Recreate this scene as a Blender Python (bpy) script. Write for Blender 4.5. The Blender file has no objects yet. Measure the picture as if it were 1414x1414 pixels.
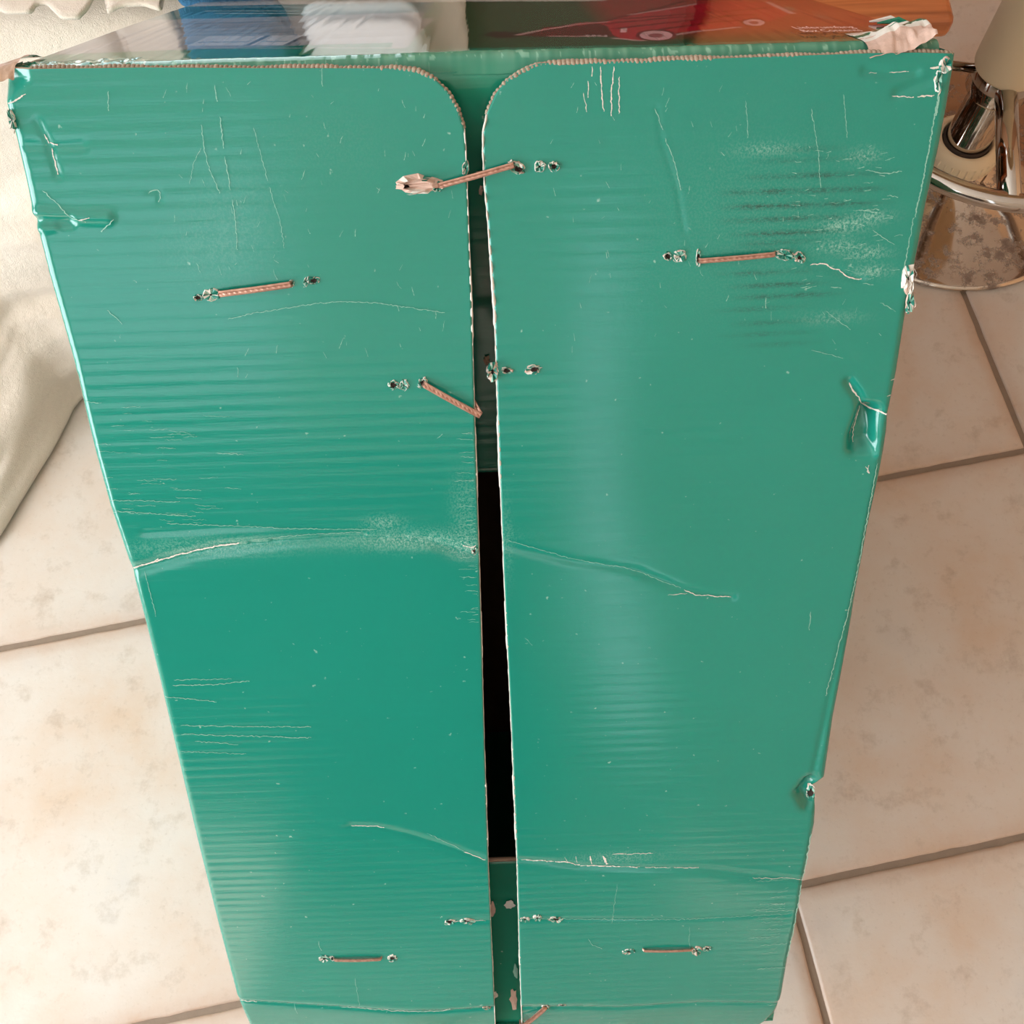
import bpy, math, random
import numpy as np
from mathutils import Matrix, Vector

random.seed(7)
rng = np.random.default_rng(7)
scene = bpy.context.scene
col = scene.collection

# ------------------------------------------------------------------ camera
F, CX = 1429.0, 707.0                       # focal length and centre for the 1414 px frame
M = np.array([[0.9993137589444466, -0.03639374882689706, -0.006892476379743892],
              [-0.0316872390233568, -0.9363145911193101, 0.3497297604439116],
              [-0.019181503262186, -0.34927135797743825, -0.9368252710240041]])
CAM = np.array([0.0, 0.0, 1.2435763])
cam_data = bpy.data.cameras.new('camera')
cam_data.sensor_width = 36.0
cam_data.lens = 36.0 * F / 1414.0
cam_data.clip_start = 0.02
cam = bpy.data.objects.new('camera', cam_data)
mw = Matrix.Identity(4)
for i in range(3):
    mw[i][0], mw[i][1], mw[i][2], mw[i][3] = M[i, 0], -M[i, 1], -M[i, 2], CAM[i]
cam.matrix_world = mw
col.objects.link(cam)
scene.camera = cam

# ------------------------------------------------------------------ world and daylight
scene.view_settings.view_transform = 'Standard'
scene.view_settings.look = 'None'
scene.view_settings.gamma = 1.0
scene.view_settings.use_curve_mapping = False
scene.view_settings.exposure = 0.0
world = bpy.data.worlds.new('world')
scene.world = world
world.use_nodes = True
wn = world.node_tree.nodes
wn['Background'].inputs[0].default_value = (0.84, 0.93, 1.0, 1)
wn['Background'].inputs[1].default_value = 2.4


def area(name, loc, rot, sx, sy, power, colr):
    d = bpy.data.lights.new(name, 'AREA')
    d.shape = 'RECTANGLE'
    d.size, d.size_y = sx, sy
    d.energy = power
    d.color = colr
    o = bpy.data.objects.new(name, d)
    o.location = loc
    o.rotation_euler = rot
    col.objects.link(o)
    return o


# sun standing high behind the rear wall: it only reaches the floor close under the rear window
sun_d = bpy.data.lights.new('sun', 'SUN')
sun_d.energy = 12.0
sun_d.angle = math.radians(0.6)
sun_d.color = (1.0, 0.95, 0.88)
sun = bpy.data.objects.new('sun', sun_d)
sun.rotation_euler = Vector((-0.10, -0.60, 0.80)).to_track_quat('Z', 'Y').to_euler()
col.objects.link(sun)
# daylight entering through the windows of the room
area('daylight_left_window', (-1.97, -0.65, 1.0), (0, -math.pi / 2, 0), 1.4, 1.9, 76, (0.86, 0.945, 1.0))
area('daylight_garden_door', (-0.75, 2.02, 1.15), (-math.pi / 2, 0, 0), 1.1, 2.1, 14, (0.88, 0.95, 1.0))



# ------------------------------------------------------------------ helpers
def lin(r, g, b):
    def f(c):
        c /= 255.0
        return c / 12.92 if c <= 0.04045 else ((c + 0.055) / 1.055) ** 2.4
    return (f(r), f(g), f(b), 1.0)


class NT:
    """tiny node-tree helper"""
    def __init__(self, name):
        self.m = bpy.data.materials.new(name)
        self.m.use_nodes = True
        self.t = self.m.node_tree
        self.b = self.t.nodes['Principled BSDF']

    def n(self, kind, **kw):
        o = self.t.nodes.new(kind)
        for k, v in kw.items():
            if k.startswith('i_'):
                o.inputs[k[2:].replace('_', ' ')].default_value = v
            else:
                setattr(o, k, v)
        return o

    def l(self, a, ai, b, bi):
        self.t.links.new(a.outputs[ai], b.inputs[bi])

    def ramp(self, stops, interp='LINEAR'):
        r = self.n('ShaderNodeValToRGB')
        r.color_ramp.interpolation = interp
        els = r.color_ramp.elements
        while len(els) < len(stops):
            els.new(0.5)
        for e, (p, c) in zip(els, stops):
            e.position = p
            e.color = c if len(c) == 4 else (*c, 1)
        return r

    def mix(self, fac, a, b, blend='MIX'):
        m = self.n('ShaderNodeMix', data_type='RGBA', blend_type=blend)
        for sock, v in ((0, fac), (6, a), (7, b)):
            if isinstance(v, tuple) and len(v) == 2 and hasattr(v[0], 'outputs'):
                self.t.links.new(v[0].outputs[v[1]], m.inputs[sock])
            else:
                m.inputs[sock].default_value = v
        return (m, 2)

    def math(self, op, a, b=None, clamp=False):
        m = self.n('ShaderNodeMath', operation=op, use_clamp=clamp)
        for i, v in enumerate((a, b)):
            if v is None:
                continue
            if isinstance(v, tuple):
                self.t.links.new(v[0].outputs[v[1]], m.inputs[i])
            else:
                m.inputs[i].default_value = v
        return (m, 0)

    def coords(self, kind='Object', scale=(1, 1, 1)):
        c = self.n('ShaderNodeTexCoord')
        mp = self.n('ShaderNodeMapping')
        mp.inputs['Scale'].default_value = scale
        self.l(c, kind, mp, 'Vector')
        return mp

    def noise(self, co, scale, detail=4, rough=0.6):
        n = self.n('ShaderNodeTexNoise')
        n.inputs['Scale'].default_value = scale
        n.inputs['Detail'].default_value = detail
        n.inputs['Roughness'].default_value = rough
        self.l(co, 0, n, 'Vector')
        return n

    def set(self, **kw):
        for k, v in kw.items():
            k = k.replace('_', ' ')
            s = self.b.inputs[k]
            if isinstance(v, tuple) and len(v) == 2 and hasattr(v[0], 'outputs'):
                self.t.links.new(v[0].outputs[v[1]], s)
            else:
                s.default_value = v
        return self

    def bump(self, src, strength, dist, prev=None):
        b = self.n('ShaderNodeBump')
        b.inputs['Strength'].default_value = strength
        b.inputs['Distance'].default_value = dist
        self.t.links.new(src[0].outputs[src[1]], b.inputs['Height'])
        if prev:
            self.t.links.new(prev.outputs[0], b.inputs['Normal'])
        return b


def simple(name, rgb, rough=0.6, metal=0.0, var=0.12, scale=60, bump=0.0):
    t = NT(name)
    co = t.coords()
    n = t.noise(co, scale)
    c = lin(*rgb)
    d = tuple(x * (1 - var * 2) for x in c[:3]) + (1,)
    t.set(Base_Color=t.mix((n, 0), d, c), Roughness=rough, Metallic=metal)
    if bump:
        t.t.links.new(t.bump((n, 0), 0.6, bump).outputs[0], t.b.inputs['Normal'])
    return t.m


def mesh_obj(name, verts, faces, mats, parent=None, smooth=True, midx=None, attrs=None):
    me = bpy.data.meshes.new(name)
    v = np.asarray(verts, dtype=np.float32)
    if isinstance(faces, np.ndarray):
        nf, k = faces.shape
        me.vertices.add(len(v))
        me.vertices.foreach_set('co', v.ravel())
        me.loops.add(nf * k)
        me.loops.foreach_set('vertex_index', faces.astype(np.int32).ravel())
        me.polygons.add(nf)
        me.polygons.foreach_set('loop_start', np.arange(0, nf * k, k, dtype=np.int32))
        me.update(calc_edges=True)
    else:
        me.from_pydata(v.tolist(), [], [list(map(int, f)) for f in faces])
    if not isinstance(mats, (list, tuple)):
        mats = [mats]
    for m in mats:
        me.materials.append(m)
    if midx is not None:
        me.polygons.foreach_set('material_index', np.asarray(midx, dtype=np.int32))
    me.polygons.foreach_set('use_smooth', np.full(len(me.polygons), smooth, dtype=bool))
    for k, a in (attrs or {}).items():
        if a.ndim == 1:
            at = me.attributes.new(k, 'FLOAT', 'POINT')
            at.data.foreach_set('value', a.astype(np.float32))
        else:
            at = me.attributes.new(k, 'FLOAT_COLOR', 'POINT')
            at.data.foreach_set('color', a.astype(np.float32).ravel())
    me.validate()
    me.update()
    o = bpy.data.objects.new(name, me)
    col.objects.link(o)
    if parent:
        o.parent = parent
    return o


def empty(name, loc=(0, 0, 0)):
    o = bpy.data.objects.new(name, None)
    o.location = loc
    col.objects.link(o)
    return o


def tag(o, label=None, cat=None, group=None, kind=None):
    if label:
        o['label'] = label
    if cat:
        o['category'] = cat
    if group:
        o['group'] = group
    if kind:
        o['kind'] = kind
    return o


class Acc:
    """collects geometry for one mesh"""
    def __init__(self):
        self.v, self.f, self.m = [], [], []

    def add(self, v, f, m=0):
        o = len(self.v)
        self.v += [tuple(map(float, p)) for p in v]
        self.f += [tuple(i + o for i in q) for q in f]
        self.m += [m] * len(f)

    def box(self, a, b, m=0):
        (x0, y0, z0), (x1, y1, z1) = a, b
        self.add([(x0, y0, z0), (x1, y0, z0), (x1, y1, z0), (x0, y1, z0), (x0, y0, z1), (x1, y0, z1), (x1, y1, z1), (x0, y1, z1)],
                 [(0, 3, 2, 1), (4, 5, 6, 7), (0, 1, 5, 4), (1, 2, 6, 5), (2, 3, 7, 6), (3, 0, 4, 7)], m)

    def tube(self, pts, rad, seg=10, m=0, closed=False, cap=True):
        pts = [np.asarray(p, float) for p in pts]
        n = len(pts)
        if not hasattr(rad, '__len__'):
            rad = [rad] * n
        vs, fs = [], []
        prev = None
        for i, p in enumerate(pts):
            a = pts[(i - 1) % n] if (closed or i > 0) else p
            b = pts[(i + 1) % n] if (closed or i < n - 1) else p
            t = b - a
            t /= np.linalg.norm(t) + 1e-12
            if prev is None:
                up = np.array([0, 0, 1.0]) if abs(t[2]) < 0.9 else np.array([1.0, 0, 0])
                x = np.cross(t, up)
            else:
                x = prev - t * (prev @ t)
            x /= np.linalg.norm(x) + 1e-12
            prev = x
            y = np.cross(t, x)
            for k in range(seg):
                an = 2 * math.pi * k / seg
                vs.append(p + rad[i] * (math.cos(an) * x + math.sin(an) * y))
        for i in range(n if closed else n - 1):
            for k in range(seg):
                j = (i + 1) % n
                fs.append((i * seg + k, i * seg + (k + 1) % seg, j * seg + (k + 1) % seg, j * seg + k))
        if cap and not closed:
            fs.append(tuple(range(seg))[::-1])
            fs.append(tuple(range((n - 1) * seg, n * seg)))
        self.add(vs, fs, m)

    def lathe(self, prof, seg=48, m=0, c=(0, 0, 0)):
        vs, fs = [], []
        for r, z in prof:
            for k in range(seg):
                a = 2 * math.pi * k / seg
                vs.append((c[0] + r * math.cos(a), c[1] + r * math.sin(a), c[2] + z))
        for i in range(len(prof) - 1):
            for k in range(seg):
                fs.append((i * seg + k, i * seg + (k + 1) % seg, (i + 1) * seg + (k + 1) % seg, (i + 1) * seg + k))
        self.add(vs, fs, m)

    def build(self, name, mats, parent=None, smooth=False):
        o = mesh_obj(name, self.v, self.f, mats, parent, smooth, self.m)
        return o


def bevel(o, w, seg=2):
    m = o.modifiers.new('bevel', 'BEVEL')
    m.width, m.segments, m.limit_method = w, seg, 'ANGLE'
    m.harden_normals = False
    return o


def ray(px, py):
    return M @ np.array([(px - CX) / F, (py - CX) / F, 1.0])


def at_height(px, py, h):
    d = ray(px, py)
    return CAM + d * (h - CAM[2]) / d[2]


# ------------------------------------------------------------------ value noise in numpy (for mesh relief)
_tab = rng.random((256, 256))


def vnoise(x, y):
    xi, yi = np.floor(x).astype(int), np.floor(y).astype(int)
    fx, fy = x - xi, y - yi
    fx, fy = fx * fx * (3 - 2 * fx), fy * fy * (3 - 2 * fy)
    g = lambda a, b: _tab[a % 256, b % 256]
    return (g(xi, yi) * (1 - fx) + g(xi + 1, yi) * fx) * (1 - fy) + (g(xi, yi + 1) * (1 - fx) + g(xi + 1, yi + 1) * fx) * fy


# ------------------------------------------------------------------ room shell
wall_m = simple('wall_paint', (226, 216, 202), 0.8, var=0.03, scale=8)
wall_w = simple('wall_paint_apricot', (232, 190, 150), 0.8, var=0.03, scale=8)
wall_r = simple('wall_paint_terracotta', (180, 134, 100), 0.8, var=0.03, scale=8)
ceil_m = simple('ceiling_paint', (238, 234, 228), 0.85, var=0.02, scale=6)
frame_m = simple('window_frame_white', (235, 235, 232), 0.4, var=0.02)
grout_m = simple('grout', (150, 128, 110), 0.9, var=0.15, scale=90, bump=0.001)
X0, X1, Y0, Y1, ZC = -1.95, 2.3, -2.35, 2.0, 2.5


def wall_with_hole(name, axis, pos, a0, a1, h0, h1, v0, v1, thick):
    """wall plane at axis=pos spanning a0..a1, opening h0..h1 x v0..v1"""
    ac = Acc()

    def bx(p, q, r, s):
        if q - p < 1e-4 or s - r < 1e-4:
            return
        if axis == 'x':
            ac.box((min(pos, pos + thick), p, r), (max(pos, pos + thick), q, s))
        else:
            ac.box((p, min(pos, pos + thick), r), (q, max(pos, pos + thick), s))
    bx(a0, h0, 0, ZC)
    bx(h1, a1, 0, ZC)
    bx(h0, h1, 0, v0)
    bx(h0, h1, v1, ZC)
    return tag(ac.build(name, wall_r if name == 'wall_back' else wall_m), kind='structure')


wall_with_hole('wall_left', 'x', X0, Y0, Y1, -1.65, 0.35, 0.25, 1.85, -0.12)
wall_with_hole('wall_back', 'y', Y1, X0, X1, -1.3, -0.2, 0.05, 2.2, 0.12)
ac = Acc()
for p, q, r_, t_ in ((X0, -1.75, 0, ZC), (-0.66, 0.22, 0, ZC), (0.46, X1, 0, ZC), (-1.75, -0.66, 0, 0.03), (-1.75, -0.66, 2.35, ZC), (0.22, 0.46, 0, 0.35), (0.22, 0.46, 2.1, ZC)):
    ac.box((p, Y0 - 0.12, r_), (q, Y0, t_))
tag(ac.build('wall_front', wall_m), kind='structure')
ac = Acc()
ac.box((X1, Y0, 0), (X1 + 0.12, Y1, ZC))
tag(ac.build('wall_right', wall_w), kind='structure')
ac = Acc()
ac.box((X0, Y0, ZC), (X1, Y1, ZC + 0.1))
tag(ac.build('ceiling', ceil_m), kind='structure')


def window(name, axis, pos, h0, h1, v0, v1, bars):
    root = tag(empty(name, (pos, (h0 + h1) / 2, v0) if axis == 'x' else ((h0 + h1) / 2, pos, v0)), kind='structure')
    w = 0.05
    L = []
    L += [(h0, h0 + w, v0, v1), (h1 - w, h1, v0, v1), (h0 + w, h1 - w, v0, v0 + w), (h0 + w, h1 - w, v1 - w, v1)]
    for b in bars:
        L.append((b - w / 2, b + w / 2, v0 + w, v1 - w))
    for p, q, r, s in L:
        ac = Acc()
        if axis == 'x':
            ac.box((-0.02, p - (h0 + h1) / 2, r - v0), (0.02, q - (h0 + h1) / 2, s - v0))
        else:
            ac.box((p - (h0 + h1) / 2, -0.02, r - v0), (q - (h0 + h1) / 2, 0.02, s - v0))
        ac.build('window_frame', frame_m, root)


window('window_1', 'x', X0 + 0.03, -1.65, 0.35, 0.25, 1.85, [-0.65])
window('window_2', 'y', Y1 - 0.03, -1.3, -0.2, 0.05, 2.2, [-0.75])
window('window_3', 'y', Y0 - 0.03, -1.75, -0.66, 0.03, 2.35, [])  # unseen, sized for the sun patch mirrored in the left flap
window('window_4', 'y', Y0 + 0.03, 0.22, 0.46, 0.35, 2.1, [])  # unseen, added for the pale stripe mirrored in the right flap

# unseen terrace outside the rear window; garden wall added to block low sky reflections
terrace_m = simple('terrace_paving', (170, 160, 148), 0.8, var=0.1, scale=6)
hedge_m = simple('added_hedge_wall', (70, 84, 58), 0.9, var=0.3, scale=14)
ac = Acc()
ac.box((-4.5, -5.0, -0.2), (2.5, Y0 - 0.12, -0.05))
tag(ac.build('floor_terrace', terrace_m), kind='structure')
ac = Acc()
ac.box((-4.5, -5.2, -0.2), (-0.35, -5.0, 2.1))
tag(ac.build('wall_garden_added', hedge_m), kind='structure')

# floor: a grout bed carrying single tiles
t = NT('stone_tile')
geo = t.n('ShaderNodeNewGeometry')
mp = t.n('ShaderNodeMapping')
t.l(geo, 'Position', mp, 'Vector')
n1 = t.noise(mp, 5.0, 6, 0.62)
n2 = t.noise(mp, 26.0, 8, 0.7)
n3 = t.noise(mp, 150.0, 5, 0.7)
r1 = t.ramp([(0.30, lin(206, 178, 154)), (0.46, lin(210, 192, 177)), (0.60, lin(212, 200, 189)), (0.75, lin(204, 195, 188))])
t.l(n1, 0, r1, 0)
r2 = t.ramp([(0.28, (0.72, 0.66, 0.60)), (0.46, (1, 1, 1)), (0.62, (1, 1, 1)), (0.8, (1.0, 0.93, 0.86))])
t.l(n2, 0, r2, 0)
r3 = t.ramp([(0.26, (0.80, 0.76, 0.72)), (0.42, (1, 1, 1))])
t.l(n3, 0, r3, 0)
c = t.mix(0.8, (r1, 0), (r2, 0), 'MULTIPLY')
c = t.mix(0.7, c, (r3, 0), 'MULTIPLY')
# iron-coloured staining along the tile rims
vc = t.n('ShaderNodeVertexColor', layer_name='rim')
rimn = t.math('MULTIPLY', (vc, 0), (n2, 0))
c = t.mix(t.math('MULTIPLY', rimn, 0.85, True), c, lin(176, 128, 92))
t.set(Base_Color=c, Roughness=0.42)
b = t.bump((n2, 0), 0.25, 0.002)
t.t.links.new(b.outputs[0], t.b.inputs['Normal'])
tile_m = t.m

TU = np.array([0.98668, 0.16268])
TV = np.array([0.16268, -0.98668])
TO = np.array([0.2152, 0.4513])
TS, GAP = 0.455, 0.0068
floor = empty('floor')
tag(floor, kind='structure')
ac = Acc()
ac.box((X0 - 0.1, Y0 - 0.1, -0.06), (X1 + 0.1, Y1 + 0.1, -0.003))
ac.build('grout_bed', grout_m, floor)


def tile_mesh(seed):
    r = np.random.default_rng(seed)
    N = 24
    h = (TS - GAP) / 2
    rings = []
    base = []
    for s in range(4):
        for k in range(N):
            q = -1 + 2 * k / N
            base.append([(q, -1), (1, q), (-q, 1), (-1, -q)][s])
    base = np.array(base) * h
    ph = r.random(6) * 6.28
    ang = np.arctan2(base[:, 1], base[:, 0])
    wob = sum(np.sin(ang * (9 + 7 * k) + ph[k]) * 0.00016 for k in range(6))
    out = base * (1 + wob / h)[:, None]
    # round the corners a little
    for inset, z, rim in ((0.0, -0.008, 1), (0.0, -0.0035, 1), (0.0012, -0.0012, 1), (0.004, 0.0, 0.85), (0.018, 0.0, 0.25), (0.045, 0, 0)):
        sc = (h - inset) / h
        rings.append((np.c_[out * sc, np.full(len(out), z)], rim))
    n = len(base)
    V = np.vstack([x[0] for x in rings] + [np.array([[0, 0, 0]])])
    rim = np.concatenate([np.full(n, x[1]) for x in rings] + [[0]])
    fs = []
    for i in range(len(rings) - 1):
        for k in range(n):
            fs.append((i * n + k, i * n + (k + 1) % n, (i + 1) * n + (k + 1) % n, (i + 1) * n + k))
    for k in range(n):
        fs.append(((len(rings) - 1) * n + k, (len(rings) - 1) * n + (k + 1) % n, len(V) - 1))
    me = bpy.data.meshes.new('tile')
    me.from_pydata(V.tolist(), [], fs)
    me.materials.append(tile_m)
    ca = me.color_attributes.new('rim', 'FLOAT_COLOR', 'POINT')
    ca.data.foreach_set('color', np.c_[rim, rim, rim, np.ones(len(rim))].astype(np.float32).ravel())
    me.polygons.foreach_set('use_smooth', np.ones(len(me.polygons), dtype=bool))
    return me


variants = [tile_mesh(s) for s in range(4)]
rotz = math.atan2(TU[1], TU[0])
for i in range(-7, 8):
    for j in range(-6, 9):
        p = TO + TU * TS * (i + 0.5) + TV * TS * (j + 0.5)
        if not (X0 - 0.02 < p[0] < X1 + 0.02 and Y0 - 0.02 < p[1] < Y1 + 0.02):
            continue
        o = bpy.data.objects.new('tile', variants[(i * 3 + j * 5) % 4])
        o.location = (p[0], p[1], 0)
        o.rotation_euler = (0, 0, rotz + math.pi / 2 * ((i + j) % 4))
        col.objects.link(o)
        o.parent = floor

# ------------------------------------------------------------------ the green box: frame of reference
A0 = np.array([0.9999160405597671, 0.0, -0.012958079768174632])
A1 = np.array([-0.010066501193773125, -0.6296840859134141, -0.7767860822009518])
A2 = np.array([-0.008159496614016147, 0.7768513062017649, -0.6296312179900372])
K = 0.9972
TL = CAM + (np.array([-0.2408465595656874, 0.3786517417606353, 0.8590897237899051]) - CAM) * K
W, L, D = 0.45767215 * K, 0.78686057 * K, 0.38902133 * K
MAXB = np.array([A0, A1, A2])
LOC0 = np.array([W / 2, L, D])              # the root sits at the middle of the lower rear edge


def face(px, py, w=0.0):
    """point of the front face (u across, v down) behind a picture point"""
    d = ray(px, py)
    p0 = TL + A2 * w
    P = CAM + d * ((A2 @ (p0 - CAM)) / (A2 @ d))
    q = MAXB @ (P - TL)
    return q[0], q[1]


def toppt(px, py):
    d = ray(px, py)
    P = CAM + d * ((A1 @ (TL - CAM)) / (A1 @ d))
    q = MAXB @ (P - TL)
    return q[0], q[2]


def fpoly(pts):
    return np.array([face(*p) for p in pts])


box = empty('cardboard_box')
bm = Matrix.Identity(4)
org = TL + A0 * W / 2 + A1 * L + A2 * D
for i in range(3):
    bm[i][0], bm[i][1], bm[i][2], bm[i][3] = A0[i], A1[i], A2[i], org[i]
box.matrix_world = bm
tag(box, 'large worn glossy green cardboard box leaning back, its stapled end flaps facing up', 'box')


def loc(P):
    return np.asarray(P, float) - LOC0


# ---- materials of the box
def green_material(name, base, use_attr=True, rough=0.13):
    t = NT(name)
    co = t.coords('Object')
    big = t.noise(co, 7.0, 4, 0.55)
    fine = t.noise(co, 420.0, 3, 0.6)
    st = t.coords('Object', (9, 190, 9))
    streak = t.noise(st, 1.0, 5, 0.65)
    c0 = lin(*base)
    c1 = tuple(x * 0.90 for x in c0[:3]) + (1,)
    c = t.mix((big, 0), c1, c0)
    if use_attr:
        a = t.n('ShaderNodeAttribute', attribute_name='dark')
        rr = t.ramp([(0.38, (0, 0, 0)), (0.54, (1, 1, 1))])
        gn = t.noise(t.coords('Object', (520, 1300, 520)), 1.0, 4, 0.75)
        t.l(gn, 0, rr, 0)
        c = t.mix(t.math('MULTIPLY', (a, 2), (rr, 0), True), c, lin(24, 66, 56))
        a2 = t.n('ShaderNodeAttribute', attribute_name='pale')
        gp = t.noise(t.coords('Object', (900, 700, 900)), 1.0, 4, 0.75)
        rp = t.ramp([(0.44, (0, 0, 0)), (0.62, (1, 1, 1))])
        t.l(gp, 0, rp, 0)
        c = t.mix(t.math('MULTIPLY', (a2, 2), (rp, 0), True), c, lin(150, 190, 172))
    # sparse pale specks
    sp = t.ramp([(0.735, (0, 0, 0)), (0.80, (1, 1, 1))])
    spn = t.noise(co, 230.0, 2, 0.5)
    t.l(spn, 0, sp, 0)
    c = t.mix(t.math('MULTIPLY', (sp, 0), 0.55), c, lin(176, 208, 190))
    # corrugation: low waves with the flutes across the width
    wv = t.n('ShaderNodeTexWave', wave_type='BANDS', bands_direction='Y')
    wv.inputs['Scale'].default_value = 2 * math.pi / 0.0078 / 20.0 * 1.0
    wv.inputs['Distortion'].default_value = 1.2
    wv.inputs['Detail'].default_value = 1.0
    wv.inputs['Detail Scale'].default_value = 1.5
    t.l(co, 0, wv, 'Vector')
    wmask = t.noise(t.coords('Object', (3, 14, 3)), 1.0, 3, 0.6)
    wr = t.ramp([(0.40, (0.12, 0.12, 0.12)), (0.68, (1, 1, 1))])
    t.l(wmask, 0, wr, 0)
    h = t.math('MULTIPLY', (wv, 0), (wr, 0))
    b1 = t.bump(h, 0.05, 0.0012)
    b2 = t.bump((streak, 0), 0.09, 0.0016, b1)
    b3 = t.bump((fine, 0), 0.08, 0.0004, b2)
    rg = t.ramp([(0.3, (rough * 0.8,) * 3), (0.7, (rough * 1.35,) * 3)])
    t.l(streak, 0, rg, 0)
    t.set(Base_Color=c, Roughness=(rg, 0))
    t.b.inputs['IOR'].default_value = 1.58
    t.t.links.new(b3.outputs[0], t.b.inputs['Normal'])
    return t.m


green_m = green_material('green_glossy_print', (25, 134, 115))
green_in = green_material('green_print_inner', (20, 126, 98), use_attr=False)
kraft_m = simple('raw_cardboard', (206, 168, 140), 0.85, var=0.22, scale=240, bump=0.0006)
kraft_e = simple('cut_board_edge', (196, 172, 148), 0.85, var=0.35, scale=900)
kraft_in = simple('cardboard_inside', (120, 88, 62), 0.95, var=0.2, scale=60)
white_m = simple('torn_white_paper', (232, 222, 210), 0.8, var=0.12, scale=500)
pink_m = simple('torn_pink_paper', (222, 186, 168), 0.85, var=0.16, scale=400, bump=0.0004)
hole_shade_m = simple('hole_shade', (46, 26, 18), 0.95, var=0.3, scale=600)
chip_m = simple('green_chip', (30, 128, 108), 0.35, var=0.15, scale=300)
copper = NT('copper_wire')
cn = copper.noise(copper.coords('Object', (1, 1, 1)), 300.0, 4)
copper.set(Base_Color=copper.mix((cn, 0), lin(140, 92, 76), lin(226, 180, 160)), Roughness=0.34, Metallic=0.8)
copper = copper.m

# ---- outlines in picture points
LEFT_OUT = [(1, 96), (3, 128), (8, 150), (20, 190), (35, 255), (44, 298), (52, 325), (66, 380), (86, 450), (100, 500), (110, 545), (130, 627),
            (150, 700), (180, 787), (200, 864), (220, 944), (247, 1058), (272, 1165), (300, 1278), (328, 1385), (337, 1420), (346, 1455)]
LEFT_IN = [(545, 94.5), (575, 97.5), (598, 108), (619, 128), (633, 152), (641, 178), (643, 205), (645, 260), (648, 340), (651, 420), (656, 600), (662, 780),
           (668, 1000), (674, 1190), (680, 1330), (684, 1420), (686, 1455)]
RIGHT_IN = [(765, 87), (740, 91), (720, 99), (700, 112), (684, 131), (672, 158), (667, 185), (667, 215), (669, 255), (674, 310), (683, 430), (687, 560), (690, 640),
            (696, 790), (706, 1000), (714, 1190), (717, 1300), (721, 1420), (722, 1455)]
RIGHT_OUT = [(1322, 75), (1318, 104), (1310, 152), (1300, 203), (1282, 283), (1271, 343), (1262, 390), (1254, 432), (1241, 515), (1229, 575), (1227, 600), (1223, 625), (1216, 662),
             (1201, 729), (1187, 804), (1178, 857), (1163, 937), (1152, 993), (1140, 1074), (1131, 1083), (1119, 1092), (1128, 1108), (1126, 1140), (1110, 1220), (1101, 1274),
             (1089, 1327), (1081, 1375), (1073, 1405), (1062, 1422), (1045, 1440), (1030, 1452)]
VT = 0.0053
THICK = 0.0042


def edge_fn(pts):
    q = fpoly(pts)
    v = np.maximum.accumulate(q[:, 1] + np.arange(len(q)) * 1e-7)
    return lambda x: np.interp(x, v, q[:, 0])


lo, li, ri, ro = map(edge_fn, (LEFT_OUT, LEFT_IN, RIGHT_IN, RIGHT_OUT))


def seg_dist(u, v, pts):
    """distance of every (u, v) to a polyline, and the side sign"""
    best = np.full(u.shape, 1e9)
    sg = np.zeros(u.shape)
    for (a, b), (c, d) in zip(pts[:-1], pts[1:]):
        dx, dy = c - a, d - b
        l2 = dx * dx + dy * dy + 1e-15
        tt = np.clip(((u - a) * dx + (v - b) * dy) / l2, 0, 1)
        ex, ey = u - a - tt * dx, v - b - tt * dy
        dd = np.hypot(ex, ey)
        s = np.sign(dx * ey - dy * ex)
        sg = np.where(dd < best, s, sg)
        best = np.minimum(best, dd)
    return best, sg


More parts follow.
